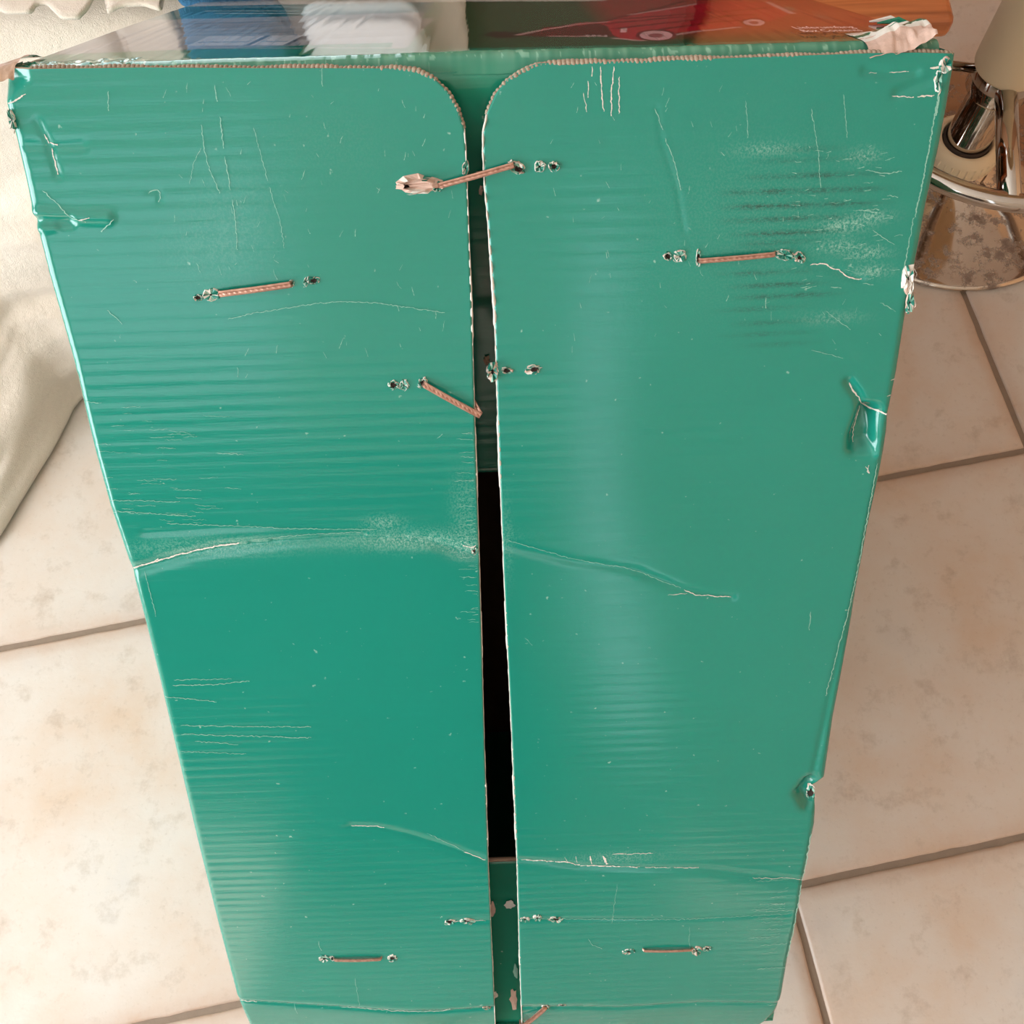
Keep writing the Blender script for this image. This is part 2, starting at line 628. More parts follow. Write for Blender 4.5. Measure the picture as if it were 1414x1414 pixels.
# creases pressed into the board: polyline, width, depth (+ inwards), step on one side
CREASES = [
    ([(178, 788), (205, 779), (240, 769), (270, 761), (300, 755), (330, 751), (400, 743), (500, 739), (590, 744), (657, 764)], 0.0045, 0.0012, 0.0008),
    ([(200, 735), (300, 728), (420, 727), (560, 730)], 0.0025, 0.0005, 0),
    ([(328, 1383), (410, 1389), (480, 1393), (560, 1398), (615, 1397), (684, 1391)], 0.004, 0.0016, 0.001),
    ([(722, 1391), (800, 1391), (860, 1393), (965, 1387), (1080, 1388)], 0.004, 0.0014, 0.0006),
    ([(485, 1140), (520, 1141), (560, 1150), (620, 1168), (674, 1188)], 0.003, 0.0006, 0.0003),
    ([(716, 1187), (760, 1190), (800, 1196), (870, 1198), (965, 1199), (1110, 1216)], 0.003, 0.0012, 0.0008),
    ([(695, 752), (790, 775), (875, 787), (945, 815), (1010, 826)], 0.003, 0.0007, 0),
    ([(620, 1271), (684, 1270)], 0.002, 0.0007, 0), ([(718, 1269), (960, 1270), (1090, 1262)], 0.002, 0.0005, 0),
    ([(40, 292), (70, 296), (110, 299), (150, 300)], 0.003, -0.0016, 0),
    ([(48, 305), (80, 305), (96, 304)], 0.0026, 0.0024, 0),
    ([(48, 316), (76, 312)], 0.0022, -0.0010, 0),
    ([(52, 168), (66, 193), (80, 240)], 0.002, 0.0006, 0), ([(36, 201), (75, 202), (115, 200)], 0.002, 0.0006, 0),
    ([(1172, 528), (1184, 545), (1192, 562), (1196, 568)], 0.0025, 0.0020, 0),
    ([(1196, 568), (1190, 585), (1182, 602), (1181, 618)], 0.0036, 0.0052, 0),
    ([(1204, 575), (1200, 592), (1198, 610)], 0.0060, 0.0085, 0),
    ([(1214, 576), (1213, 600), (1214, 628)], 0.002, -0.0016, 0),
    ([(1120, 366), (1140, 366), (1160, 376), (1190, 386)], 0.002, 0.0006, 0),
    ([(1195, 97), (1230, 103), (1265, 101)], 0.002, 0.0010, 0), ([(1240, 128), (1262, 118), (1300, 105)], 0.0025, 0.0010, 0),
    ([(205, 264), (214, 261), (222, 268), (220, 279)], 0.0012, 0.0003, 0),
    ([(104, 520), (112, 560), (124, 690), (128, 720)], 0.0015, 0.0010, 0),
    ([(1240, 640), (1190, 800), (1160, 900), (1120, 1080)], 0.0022, 0.0006, 0),
    ([(906, 150), (915, 200), (935, 260), (945, 320)], 0.0010, 0.00022, 0),
    ([(1118, 1080), (1108, 1094), (1118, 1112)], 0.005, 0.006, 0),
]
CREASES = [(fpoly(p), s, d, st) for p, s, d, st in CREASES]


def relief(u, v):
    """depth of the face below its plane (w, + inwards)"""
    w = 0.0006 * (vnoise(u * 14 + 3, v * 9) - 0.5) + 0.0020 * (vnoise(u * 5 + 9, v * 4 + 2) - 0.5)
    w = w + 0.00005 * np.sin(v * 2 * math.pi / 0.0078) * (0.3 + vnoise(u * 8, v * 12))
    for pts, s, dep, st in CREASES:
        lo_, hi_ = pts.min(0) - 4 * s, pts.max(0) + 4 * s
        m = (u > lo_[0]) & (u < hi_[0]) & (v > lo_[1]) & (v < hi_[1])
        if m.any():
            d, sg = seg_dist(u[m], v[m], pts)
            w[m] += dep * np.exp(-(d / s) ** 2) + st * sg * np.exp(-(d / (2.4 * s)) ** 2) * 0.5
    return w


def scuffs(u, v):
    dark = np.zeros_like(u)
    pale = np.zeros_like(u)
    r0 = np.random.default_rng(3)
    # rows of rubbed print on the ridges at the upper right
    for y, xa, xb, s in [(221, 1030, 1215, .5), (243, 1010, 1240, .8), (264, 985, 1250, .9), (284, 985, 1240, 1), (303, 985, 1190, 1), (322, 1000, 1190, .9), (335, 1010, 1160, .6), (355, 1110, 1150, .6), (377, 980, 1150, .7),
                         (394, 1000, 1160, .8), (409, 1005, 1180, .9), (427, 975, 1130, .6), (446, 1000, 1150, .6), (462, 985, 1140, .6), (476, 1010, 1150, .5), (206, 1060, 1200, .35)]:
        a, b = face(xa, y + 3), face(xb, y - 4)
        d, _ = seg_dist(u, v, np.array([a, b]))
        along = np.clip((u - a[0]) / 0.02, 0, 1) * np.clip((b[0] - u) / 0.03, 0, 1)
        dark += s * np.exp(-(d / 0.0013) ** 2) * along * (0.45 + 0.9 * vnoise(u * 90 + y, v * 60))
    for x, y, rx, ry, s in [(1165, 312, 30, 9, .8), (1205, 300, 26, 8, .7), (1200, 350, 26, 8, .8), (1205, 375, 24, 8, .8), (1160, 340, 26, 9, .6), (1150, 440, 40, 8, .4), (1195, 215, 20, 10, .6), (1060, 206, 40, 8, .5),
                            (580, 745, 90, 13, .75), (530, 722, 24, 10, .7), (640, 758, 18, 12, .8), (300, 345, 70, 50, .14), (330, 280, 60, 60, .10), (700, 1180, 10, 5, .5), (460, 200, 90, 60, .07),
                            (290, 755, 110, 14, .5), (640, 700, 16, 40, .35), (700, 745, 8, 60, .2), (850, 1184, 60, 8, .45), (1040, 300, 160, 120, .12)]:
        a = face(x, y)
        a1, a2 = face(x + rx, y), face(x, y + ry)
        q = ((u - a[0]) / (a1[0] - a[0])) ** 2 + ((v - a[1]) / (a2[1] - a[1])) ** 2
        pale += s * np.exp(-q)
    return np.clip(dark, 0, 1), np.clip(pale, 0, 1)


TOPL = fpoly([(1, 96), (38, 95), (200, 93), (350, 94), (545, 94.5)])
TOPR = fpoly([(765, 87), (900, 84), (1100, 77), (1200, 73.5), (1265, 72.5), (1322, 74)])


BOTC = fpoly([(328, 1383), (410, 1389), (480, 1393), (560, 1398), (684, 1392), (800, 1391), (860, 1393), (965, 1387), (1080, 1388)])


def make_flap(side):
    step = 0.0013
    vs = np.concatenate([VT + np.array([0, .00015, .0003, .0006, .001, .0015, .002, .003]), np.arange(VT + .0042, L, step), [L]])
    uo = (lo if side < 0 else ro)(vs)
    ui = (li if side < 0 else ri)(vs)
    n = 175
    R = 0.0045
    tt = np.linspace(0, 1, n) ** 1.0
    head = np.array([0, .004, .010, .018, .028, .04])
    wd = np.abs(ui - uo)
    # columns measured from the outer edge: dense over the rounded fold, then even
    d = np.concatenate([np.outer(np.ones(len(vs)), np.array([0, .0003, .0009, .0018, .003, .0045, .006])),
                        0.006 + (wd - 0.006)[:, None] * np.linspace(0, 1, n)[1:][None, :]], axis=1)
    U = uo[:, None] + np.sign(ui - uo)[:, None] * d
    V = np.repeat(vs[:, None], d.shape[1], 1)
    tq = TOPL if side < 0 else TOPR
    V = V + (np.interp(U, tq[:, 0], tq[:, 1]) - VT) * np.exp(-(V - VT) / 0.02)
    w = relief(U.ravel(), V.ravel()).reshape(U.shape)
    dd = np.clip(d, 0, R)
    w = w + R - np.sqrt(np.maximum(R * R - (R - dd) ** 2, 0))
    # lower end dips back towards the bottom fold
    vk = np.interp(U, BOTC[:, 0], BOTC[:, 1])
    w = w + 0.20 * (np.sqrt(np.clip(V - vk + .004, 0, 1) ** 2 + .004 ** 2) - .004)
    # far corner of the left flap folded away
    if side < 0:
        cu, cv = face(40, 97)
        k = np.clip((cu - U) / cu + 0 * V, 0, 1) - np.clip((V - VT) / 0.010, 0, 1)
        w = w + np.clip(k, 0, 1) * 0.008
    dark, pale = scuffs(U.ravel(), V.ravel())
    P = np.stack([U, V, w], -1)
    nr, nc = U.shape
    # skirts: outer side goes back along the box side; inner and top edge show the board thickness
    o1 = P[:, :1].copy(); o1[..., 2] = 0.03
    i1 = P[:, -1:].copy(); i1[..., 2] += THICK
    grid = np.concatenate([o1, P, i1], 1)
    top = grid[:1].copy(); top[..., 2] = np.maximum(top[..., 2], 0) + THICK
    top[:, 0, 2] = 0.03
    grid = np.concatenate([top, grid], 0)
    NR, NC = grid.shape[:2]
    idx = np.arange(NR * NC).reshape(NR, NC)
    fs = np.stack([idx[:-1, :-1], idx[1:, :-1], idx[1:, 1:], idx[:-1, 1:]], -1)
    if side < 0:
        fs = fs[..., ::-1]
    mi = np.zeros((NR - 1, NC - 1), int)
    mi[0, :] = 1
    mi[:, -1] = 1
    pad = lambda a: np.pad(a.reshape(nr, nc), ((1, 0), (1, 1)), mode='edge').ravel()
    o = mesh_obj('flap', loc(grid.reshape(-1, 3)), fs.reshape(-1, 4), [green_m, kraft_m], box, True, mi.ravel(),
                 {'dark': pad(dark), 'pale': pad(pale)})
    return o


flapL = make_flap(-1)
flapR = make_flap(1)
flapL['label'] = 'left end flap with a long pale crease'
flapR['label'] = 'right end flap with dented outer edge'


def surf(px, py, lift=0.0):
    u, v = face(px, py)
    w = relief(np.array([u]), np.array([v]))[0]
    return np.array([u, v, w - lift])


# ---- other walls of the carton
def slab(name, c0, c1, mat, parent=box):
    a = Acc()
    a.box(loc(c0), loc(c1))
    return a.build(name, mat, parent)


T = 0.004
sideL = slab('side_panel', (0.003, 0.006, 0.012), (0.003 + T, L - 0.002, D), [green_in])
sideR = slab('side_panel', (W - 0.003 - T, 0.006, 0.012), (W - 0.003, L - 0.002, D), [green_in])
slab('back_panel', (0.003, 0.002, D - T), (W - 0.003, L, D), [green_in])
slab('bottom_panel', (0.003, L - T, 0.012), (W - 0.003, L, D), [green_in])
# lining so that the hollow inside is bare board
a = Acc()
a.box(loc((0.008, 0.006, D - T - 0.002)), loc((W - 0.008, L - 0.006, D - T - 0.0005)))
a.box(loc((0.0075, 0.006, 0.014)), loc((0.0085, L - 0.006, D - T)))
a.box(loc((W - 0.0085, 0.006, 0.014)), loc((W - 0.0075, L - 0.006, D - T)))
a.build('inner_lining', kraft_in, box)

# inner flaps behind the slit
WIN = 0.0075
v_a = face(675, 653, 0.052)[1]
v_b = face(690, 1190, 0.034)[1]


def win_at(v):
    """depth of the inner flaps behind the face: both are pushed into the box at their free edge"""
    v = np.asarray(v, float)
    k = np.clip((v - 0.012) / (v_a - 0.012), 0, 1)
    up = WIN + 0.045 * np.clip(k * 1.9, 0, 1) ** 1.15
    k2 = np.clip((L - 0.006 - v) / (L - 0.006 - v_b), 0, 1)
    return np.where(v < (v_a + v_b) / 2, up, 0.016 + 0.018 * k2)



def inner_flap(v0, v1):
    n, m = 60, 60
    us = np.linspace(0.008, W - 0.008, n)
    vv = np.linspace(v0, v1, m)
    U, V = np.meshgrid(us, vv)
    Wd = win_at(V) + 0.0012 * (vnoise(U * 12, V * 8) - 0.5)
    P = np.stack([U, V, Wd], -1)
    B = P.copy(); B[..., 2] += THICK
    N = n * m
    idx = np.arange(N).reshape(m, n)
    f1 = np.stack([idx[:-1, :-1], idx[:-1, 1:], idx[1:, 1:], idx[1:, :-1]], -1).reshape(-1, 4)
    f2 = f1[:, ::-1] + N
    fs = [tuple(q) for q in f1] + [tuple(q) for q in f2]
    mi = [0] * len(f1) + [1] * len(f2)
    for r, rev in ((idx[0], 0), (idx[-1], 1)):
        for k in range(n - 1):
            q = (r[k], r[k] + N, r[k + 1] + N, r[k + 1])
            fs.append(q if not rev else q[::-1]); mi.append(1)
    return mesh_obj('inner_flap', loc(np.vstack([P.reshape(-1, 3), B.reshape(-1, 3)])), fs, [green_in, kraft_m], box, True, mi)


in_top = inner_flap(0.008, v_a)
in_bot = inner_flap(v_b, L - 0.006)

# ---- printed top panel with its rounded front fold
NU, NW = 900, 260
us = np.linspace(0.003, W - 0.003, NU)
RF = 0.0075
prof = [(WIN + RF * (1 - math.sin(a)) * 1.0, RF * (1 - math.cos(a))) for a in np.linspace(0, math.pi / 2, 10)]
# start on the face at v=RF and roll over to v=0
roll = [(RF - RF * math.sin(a), WIN + RF * (1 - math.cos(a))) for a in np.linspace(0, math.pi / 2, 12)]
ws = np.concatenate([np.array([r[1] for r in roll]), np.linspace(WIN + RF, D, NW)[1:]])
vv = np.concatenate([np.array([0.010]), np.array([r[0] for r in roll])[1:], np.zeros(NW - 1)])
U = np.repeat(us[None, :], len(ws), 0)
WW = np.repeat(ws[:, None], NU, 1)
VV = np.repeat(vv[:, None], NU, 1)
VV = VV + 0.0007 * (vnoise(U * 22, WW * 9) - 0.5) + 0.00022 * (vnoise(U * 260, WW * 6) - 0.5) + 0.0016 * (vnoise(U * 6 + 4, WW * 5) - .5)
fold_mask = (WW < WIN + RF + 0.004)
VV = VV + np.where(fold_mask, 0.0002 * (vnoise(U * 330, WW * 90) - 0.5), 0)
VV = VV + np.where((U < 0.06) & (WW < 0.03), 0.0014 * (vnoise(U * 420, WW * 260) - 0.5), 0)


def inside(u, w, poly):
    res = np.zeros(u.shape, bool)
    n = len(poly)
    for i in range(n):
        (x1, y1), (x2, y2) = poly[i], poly[(i + 1) % n]
        if y1 == y2:
            continue
        c = ((y1 > w) != (y2 > w)) & (u < (x2 - x1) * (w - y1) / (y2 - y1) + x1)
        res ^= c
    return res


def tp(pts):
    return np.array([toppt(*p) for p in pts])


C = np.zeros((*U.shape, 4))
C[...] = lin(24, 120, 92)


def paint(pts, rgb, a=1.0):
    m = inside(U, WW, tp(pts))
    C[m] = C[m] * (1 - a) + np.array(lin(*rgb)) * a


def line(pts, rgb, width=0.0012, a=1.0):
    d, _ = seg_dist(U, WW, tp(pts))
    k = (np.clip(1.5 - d / width, 0, 1) * a)[..., None]
    C[...] = C * (1 - k) + np.array(lin(*rgb)) * k


# picture of grey boards at the left of the print
g = vnoise(U * 4, WW * 60) * 0.5 + vnoise(U * 14 + 7, WW * 180) * 0.5
plank = inside(U, WW, tp([(40, 78), (230, 72), (300, 66.5), (560, 67), (598, 26), (575, 8), (300, 10), (150, 30)]) * np.array([1, 1]))
plank = (U < toppt(560, 67)[0]) & (WW > toppt(300, 67)[1]) & (WW < toppt(300, 26)[1]) | inside(U, WW, tp([(558, 67), (600, 26), (556, 26), (540, 67)]))
pc = np.array(lin(150, 150, 154)) * (0.65 + 0.75 * g)[..., None]
C[plank] = pc[plank]
for y in (58, 48, 39, 33):
    d = np.abs(WW - toppt(300, y)[1] - 0.004 * (vnoise(U * 10 + y, WW * 0) - .5))
    k = (np.clip(1.4 - d / 0.0016, 0, 1) * plank * 0.75)[..., None]
    C[...] = C * (1 - k) + np.array(lin(84, 84, 92)) * k
for x0 in (258, 292, 345):
    paint([(x0, 63), (x0 + 50, 63), (x0 + 78, 50), (x0 + 30, 50)], (196, 196, 200), .8)
    line([(x0 + 50, 63), (x0 + 78, 50)], (92, 92, 100), 0.0014)
    line([(x0 + 20, 58), (x0 + 48, 58)], (110, 112, 120), 0.002, .7)
strip = (WW > toppt(300, 26)[1]) & (WW < toppt(300, 8.5)[1]) & (U < toppt(590, 20)[0])
C[strip] = np.array(lin(40, 104, 112))  # teal here is the blue towel's reflection put into the print colour
line([(230, 26.5), (560, 26.5), (598, 26)], (120, 128, 134), 0.0012)
line([(230, 67), (557, 67), (597, 26)], (150, 148, 150), 0.0016)
rr = np.random.default_rng(11)
for row, (y, xa, xb) in enumerate([(10, 310, 425), (15.5, 285, 425), (19, 300, 425)]):
    x = xa
    while x < xb:
        ln = rr.uniform(3, 9)
        line([(x, y), (min(x + ln, xb), y)], (206, 220, 224), 0.0016, .85)
        x += ln + rr.uniform(2, 4)
# red vehicle picture fading out of green print, its olive a painted reflection tint
fade = np.clip((U - toppt(660, 40)[0]) / 0.08, 0, 1)
back = WW > toppt(900, 61)[1]
C[back] = (C * 1.0)[back]
k = (np.clip((U - toppt(560, 40)[0]) / 0.02, 0, 1) * back * 0.85)[..., None]
C[...] = C * (1 - k) + np.array(lin(46, 62, 36)) * k
k = (np.clip((U - toppt(815, 30)[0]) / 0.02, 0, 1) * (WW > toppt(900, 58)[1] + 0.006) * np.clip((WW - toppt(900, 58)[1]) / 0.05, 0, 1) * 0.9)[..., None]
C[...] = C * (1 - k) + np.array(lin(150, 34, 40)) * k
paint([(662, 50), (680, 45), (708, 44.5), (730, 47), (716, 52), (690, 54)], (44, 18, 20))
paint([(716, 50), (740, 45), (752, 38), (800, 31), (838, 28), (880, 18), (930, 9), (1000, 2), (1060, 4), (1085, 14), (1094, 19), (1072, 26), (1050, 34), (1030, 35), (1000, 38), (960, 42), (935, 45),
       (925, 52), (905, 55.5), (860, 54), (848, 50), (800, 51), (750, 51)], (176, 22, 44))
paint([(716, 50), (742, 44), (770, 38), (826, 32), (838, 36), (848, 50), (800, 51), (750, 51)], (54, 14, 18), .85)
for pts in ([(752, 38), (838, 28.5), (945, 1)], [(862, 26), (990, 16), (1060, 12)], [(838, 33), (930, 24), (1040, 20)], [(850, 40), (930, 31), (1010, 22)], [(900, 43), (985, 31), (1045, 27)]):
    line(pts, (98, 12, 26), 0.0024)
for pts in ([(716, 49), (745, 42), (800, 32.5), (838, 30)], [(850, 53), (880, 55.5), (912, 55), (928, 49), (960, 44), (1020, 38)], [(870, 20), (960, 5)], [(830, 50), (760, 50)], [(1060, 4), (1094, 19)]):
    line(pts, (196, 150, 148), 0.0020, .8)
for x in (809, 817, 825, 833):
    paint([(x, 48), (x + 5, 48), (x + 6, 51), (x + 2, 51)], (170, 140, 140))
paint([(857, 40), (866, 39), (865, 45), (856, 45)], (214, 160, 160))
for cx, cy, rx, ry in ((906, 49, 23, 6.3), (1041, 31, 15, 4.8)):
    for s, cl in ((1.22, (110, 20, 34)), (1.0, (206, 150, 152)), (0.45, (150, 70, 80))):
        paint([(cx + rx * s * math.cos(a), cy + ry * s * math.sin(a)) for a in np.linspace(0, 2 * math.pi, 25)[:-1]], cl)
paint([(1080, 10), (1094, 11), (1100, 15), (1090, 15)], (120, 92, 84))
paint([(1120, 19), (1140, 23), (1155, 29), (1130, 24)], (120, 92, 84))
# pale strip painted at the rear for the pale surface beyond the box
rear = WW > np.interp(U, tp([(272, 8.5), (420, 6), (600, 3), (780, 1.5)])[:, 0], tp([(272, 8.5), (420, 6), (600, 3.2), (780, 2)])[:, 1])
rear &= (U < toppt(840, 2)[0])
C[rear] = np.array(lin(196, 186, 178))
m = (U < toppt(225, 74)[0]) & (WW < .03) & (vnoise(U * 330, WW * 300 + 4) > .62)
C[m] = np.array(lin(198, 208, 186))
# front fold: paler ridge with random ticks
k = (np.exp(-((WW - WIN - 0.0035) / 0.003) ** 2) * (0.22 + 0.30 * vnoise(U * 420, WW * 0 + 1) ** 2 + .5 * (vnoise(U * 700, WW * 300 + 7) > .8)))[..., None]
C[...] = C * (1 - k) + np.array(lin(150, 200, 176)) * k
t = NT('printed_top')
vc = t.n('ShaderNodeVertexColor', layer_name='print')
co = t.coords()
nz = t.noise(co, 300.0, 3)
fl = t.noise(t.coords('Object', (190, 12, 9)), 1.0, 3, 0.6)
sp = t.ramp([(0.74, (0, 0, 0)), (0.80, (1, 1, 1))])
t.l(t.noise(co, 260.0, 2, 0.5), 0, sp, 0)
t.set(Base_Color=t.mix(t.math('MULTIPLY', (sp, 0), .5), (vc, 0), lin(214, 214, 206)), Roughness=0.07)
t.t.links.new(t.bump((fl, 0), 0.10, 0.0010).outputs[0], t.b.inputs['Normal'])
top_m = t.m
idx = np.arange(U.size).reshape(U.shape)
fs = np.stack([idx[:-1, :-1], idx[:-1, 1:], idx[1:, 1:], idx[1:, :-1]], -1)[..., ::-1].reshape(-1, 4)
top = mesh_obj('top_panel', loc(np.stack([U, VV, WW], -1).reshape(-1, 3)), fs, [top_m], box, True, None, {'print': C.reshape(-1, 4)})
top['label'] = 'glossy printed top panel with a red vehicle picture'
slab('top_board', (0.005, 0.003, 0.02), (W - 0.005, 0.006, D), [kraft_in])


def text(body, px0, px1, mat, parent, size_y):
    cu = bpy.data.curves.new('lettering', 'FONT')
    cu.body = body
    cu.size = 1.0
    o = bpy.data.objects.new('lettering', cu)
    col.objects.link(o)
    bpy.context.view_layer.update()
    dg = bpy.context.evaluated_depsgraph_get()
    me = bpy.data.meshes.new_from_object(o.evaluated_get(dg))
    bpy.data.objects.remove(o)
    v = np.array([x.co[:] for x in me.vertices])
    a, b = np.array(toppt(*px0)), np.array(toppt(*px1))
    s = (b[0] - a[0]) / (v[:, 0].max() - v[:, 0].min())
    u = a[0] + (v[:, 0] - v[:, 0].min()) * s
    w = a[1] + v[:, 1] * size_y + (v[:, 0] - v[:, 0].min()) * s * (b[1] - a[1]) / (b[0] - a[0])
    co3 = loc(np.c_[u, np.full(len(u), -0.0012), w])
    me.vertices.foreach_set('co', co3.astype(np.float32).ravel())
    me.materials.clear()
    me.materials.append(mat)
    me.update()
    ob = bpy.data.objects.new('lettering', me)
    col.objects.link(ob)
    ob.parent = parent
    return ob


letter_m = simple('pale_lettering', (232, 200, 196), 0.5, var=0.03)
text('Lieferumfang', (1099, 43), (1182, 42), letter_m, top, 0.016)
text('Box Contents', (1110, 47.5), (1192, 46.5), letter_m, top, 0.016)


# ---- torn, serrated edges of the flaps
def resample(q, step):
    q = np.asarray(q)
    s = np.r_[0, np.cumsum(np.linalg.norm(np.diff(q, axis=0), axis=1))]
    n = max(2, int(s[-1] / step))
    x = np.linspace(0, s[-1], n)
    return np.stack([np.interp(x, s, q[:, i]) for i in range(q.shape[1])], 1), x


def rope(parent, pts, r, pitch, mat, w, name='cut_edge'):
    q, s = resample(np.c_[fpoly(pts), np.full(len(pts), w)], pitch / 7)
    rad = r * (0.62 + 0.5 * np.abs(np.sin(s / pitch * math.pi)) * (0.5 + vnoise(s * 90, s * 0 + 3)) + 0.35 * (vnoise(s * 900, s * 0) - 0.5) + 0.3 * (vnoise(s * 150, s * 0 + 9) - .5))
    if name == 'slit_edge':
        rad = r * (0.75 + 0.7 * (vnoise(s * 260, s * 0 + 5) - .4) + 0.8 * (vnoise(s * 40, s * 0) > .72))
    q[:, 1] += 0.0004 * np.sin(s / pitch * 2 * math.pi)
    q[:, 2] += 0.0005 * np.cos(s / pitch * 2 * math.pi)
    q[:, 1] += (vnoise(s * 120, s * 0) - .5) * 0.0008
    a = Acc()
    a.tube(loc(q), rad, 7)
    return a.build(name, mat, parent, True)


rope(flapL, [(38, 95), (200, 93), (350, 94)] + LEFT_IN[:6], 0.00105, 0.0022, kraft_e, 0.0020)
rope(flapR, [(1318, 74), (1265, 72.5), (1200, 73.5), (1100, 77), (900, 84)] + RIGHT_IN[:6], 0.00105, 0.0022, kraft_e, 0.0020)
rope(flapL, LEFT_IN[5:], 0.0004, 0.009, white_m, 0.0006, 'slit_edge')
rope(flapR, RIGHT_IN[5:], 0.0006, 0.009, white_m, 0.0006, 'slit_edge')


# ---- scratch marks and paper cracks as ribbons of bared paper, plus painted reflection streaks
def scratch_part(parent, lists, mat, name):
    a = Acc()
    for pts, wpx in lists:
        q, s = resample(np.array(pts, float), 3.0)
        n = len(q)
        q = q + (rng.random(q.shape) - 0.5) * 1.8
        P = [surf(x, y, 0.00035) for x, y in q]
        ulo, uhi = (lo, li) if parent is flapL else (ri, ro)
        for i in range(n - 1):
            if not (ulo(P[i][1]) + .0012 < P[i][0] < uhi(P[i][1]) - .0012 and ulo(P[i + 1][1]) + .0012 < P[i + 1][0] < uhi(P[i + 1][1]) - .0012):
                continue
            d = P[i + 1][:2] - P[i][:2]
            l = np.linalg.norm(d) + 1e-9
            nn = np.array([-d[1], d[0], 0]) / l
            k0 = 0.00025 * wpx * (0.5 + rng.random()) * (0.35 if i in (0, n - 2) else 1) / 2
            k1 = 0.00025 * wpx * (0.5 + rng.random()) / 2
            a.add(loc([P[i] - nn * k0, P[i] + nn * k0, P[i + 1] + nn * k1, P[i + 1] - nn * k1]), [(0, 1, 2, 3)])
    o = a.build(name, mat, parent, False)
    return tag(o, kind='stuff')


scr_m = simple('scratched_print_and_glints', (150, 200, 180), 0.55, var=0.15, scale=700)
scratch_part(flapL, [([(178, 787), (205, 778), (240, 768), (270, 760), (300, 754), (330, 750)], 3.2), ([(212, 776), (218, 771)], 4), ([(300, 754), (330, 750)], 3),
                     ([(485, 1140), (520, 1141), (530, 1143)], 2.4), ([(640, 1176), (674, 1189)], 2.2), ([(328, 1383), (340, 1385), (355, 1386)], 3), ([(470, 1392), (560, 1399), (610, 1397), (622, 1392)], 1.6),
                     ([(70, 197), (80, 200)], 4), ([(62, 185), (68, 197)], 2), ([(72, 205), (77, 225), (80, 240)], 2), ([(110, 303), (125, 299)], 2), ([(3, 146), (20, 140), (36, 130)], 2.4),
                     ([(660, 750), (652, 756), (640, 752)], 2.4), ([(625, 1272), (670, 1271)], 2)], white_m, 'paper_crack')
L1 = [([(315, 440), (350, 432), (400, 424), (440, 418), (480, 416), (520, 418), (615, 432)], 1.1), ([(297, 118), (300, 140)], 1.6), ([(304, 160), (309, 205)], 1.6), ([(311, 215), (318, 262)], 1.6), ([(321, 275), (326, 310), (328, 345)], 1.2), ([(278, 172), (282, 205), (290, 235), (304, 266)], 1.2), ([(350, 175), (362, 220), (370, 250)], .9), ([(372, 258), (386, 300), (393, 342)], .9), ([(262, 255), (268, 225), (278, 205)], .7), ([(150, 125), (150, 152)], 1.2),
      ([(205, 266), (212, 262), (219, 262), (222, 270), (219, 279)], 1.4), ([(148, 427), (160, 436), (170, 447)], 1.2), ([(94, 532), (100, 547), (112, 562), (120, 565)], 1.6), ([(108, 562), (115, 600), (124, 680)], 1.4),
      ([(158, 303), (150, 310), (141, 319)], 2), ([(60, 262), (100, 300), (120, 306)], 1.4), ([(445, 90), (445, 120)], 1), ([(238, 946), (300, 944), (345, 939)], 1.6), ([(240, 938), (320, 936)], 1.2),
      ([(225, 960), (300, 968)], 1.4), ([(250, 1000), (330, 1002), (430, 1003)], 1.4), ([(250, 1012), (300, 1014), (430, 1018)], 1.6), ([(270, 1022), (330, 1027)], 1.2), ([(250, 1036), (340, 1040)], 1.2),  # the level streaks here and just above are painted reflections on the corrugation
      ([(590, 1150), (640, 1174)], 1.0), ([(490, 1350), (497, 1388)], 1.0), ([(440, 1300), (444, 1312)], 1.4), ([(405, 1390), (411, 1400)], 1.6), ([(604, 605), (611, 598)], 1.2), ([(200, 790), (216, 850)], 1.0),
      ([(170, 800), (186, 850), (196, 880)], 1.0), ([(150, 690), (250, 692)], 1.0), ([(160, 705), (270, 712)], 1.0), ([(230, 722), (400, 729), (520, 731)], 1.2), ([(350, 745), (420, 738), (500, 734)], 1.0),
      ([(110, 553), (140, 556)], 1), ([(180, 1005), (184, 1003)], 2), ([(240, 1066), (245, 1064)], 3), ([(700, 0), (701, 0)], .1)][:-1]
for _ in range(70):
    x, y = rng.uniform(230, 640), rng.uniform(110, 520)
    L1.append(([(x, y), (x + rng.uniform(-6, 6), y + rng.uniform(3, 14))], rng.uniform(.5, 1.1)))
for _ in range(45):
    y = rng.uniform(560, 860)
    x = np.interp(y, [560, 860], [654, 664])
    L1.append(([(x - rng.uniform(3, 30), y + rng.uniform(-2, 2)), (x - 3, y)], rng.uniform(.5, 1.0)))
for _ in range(50):
    x, y = rng.uniform(120, 320), rng.uniform(560, 720)
    L1.append(([(x, y), (x + rng.uniform(10, 40), y + rng.uniform(-1, 3))], rng.uniform(.4, .8)))
scratch_part(flapL, L1, scr_m, 'scratches_and_glints')
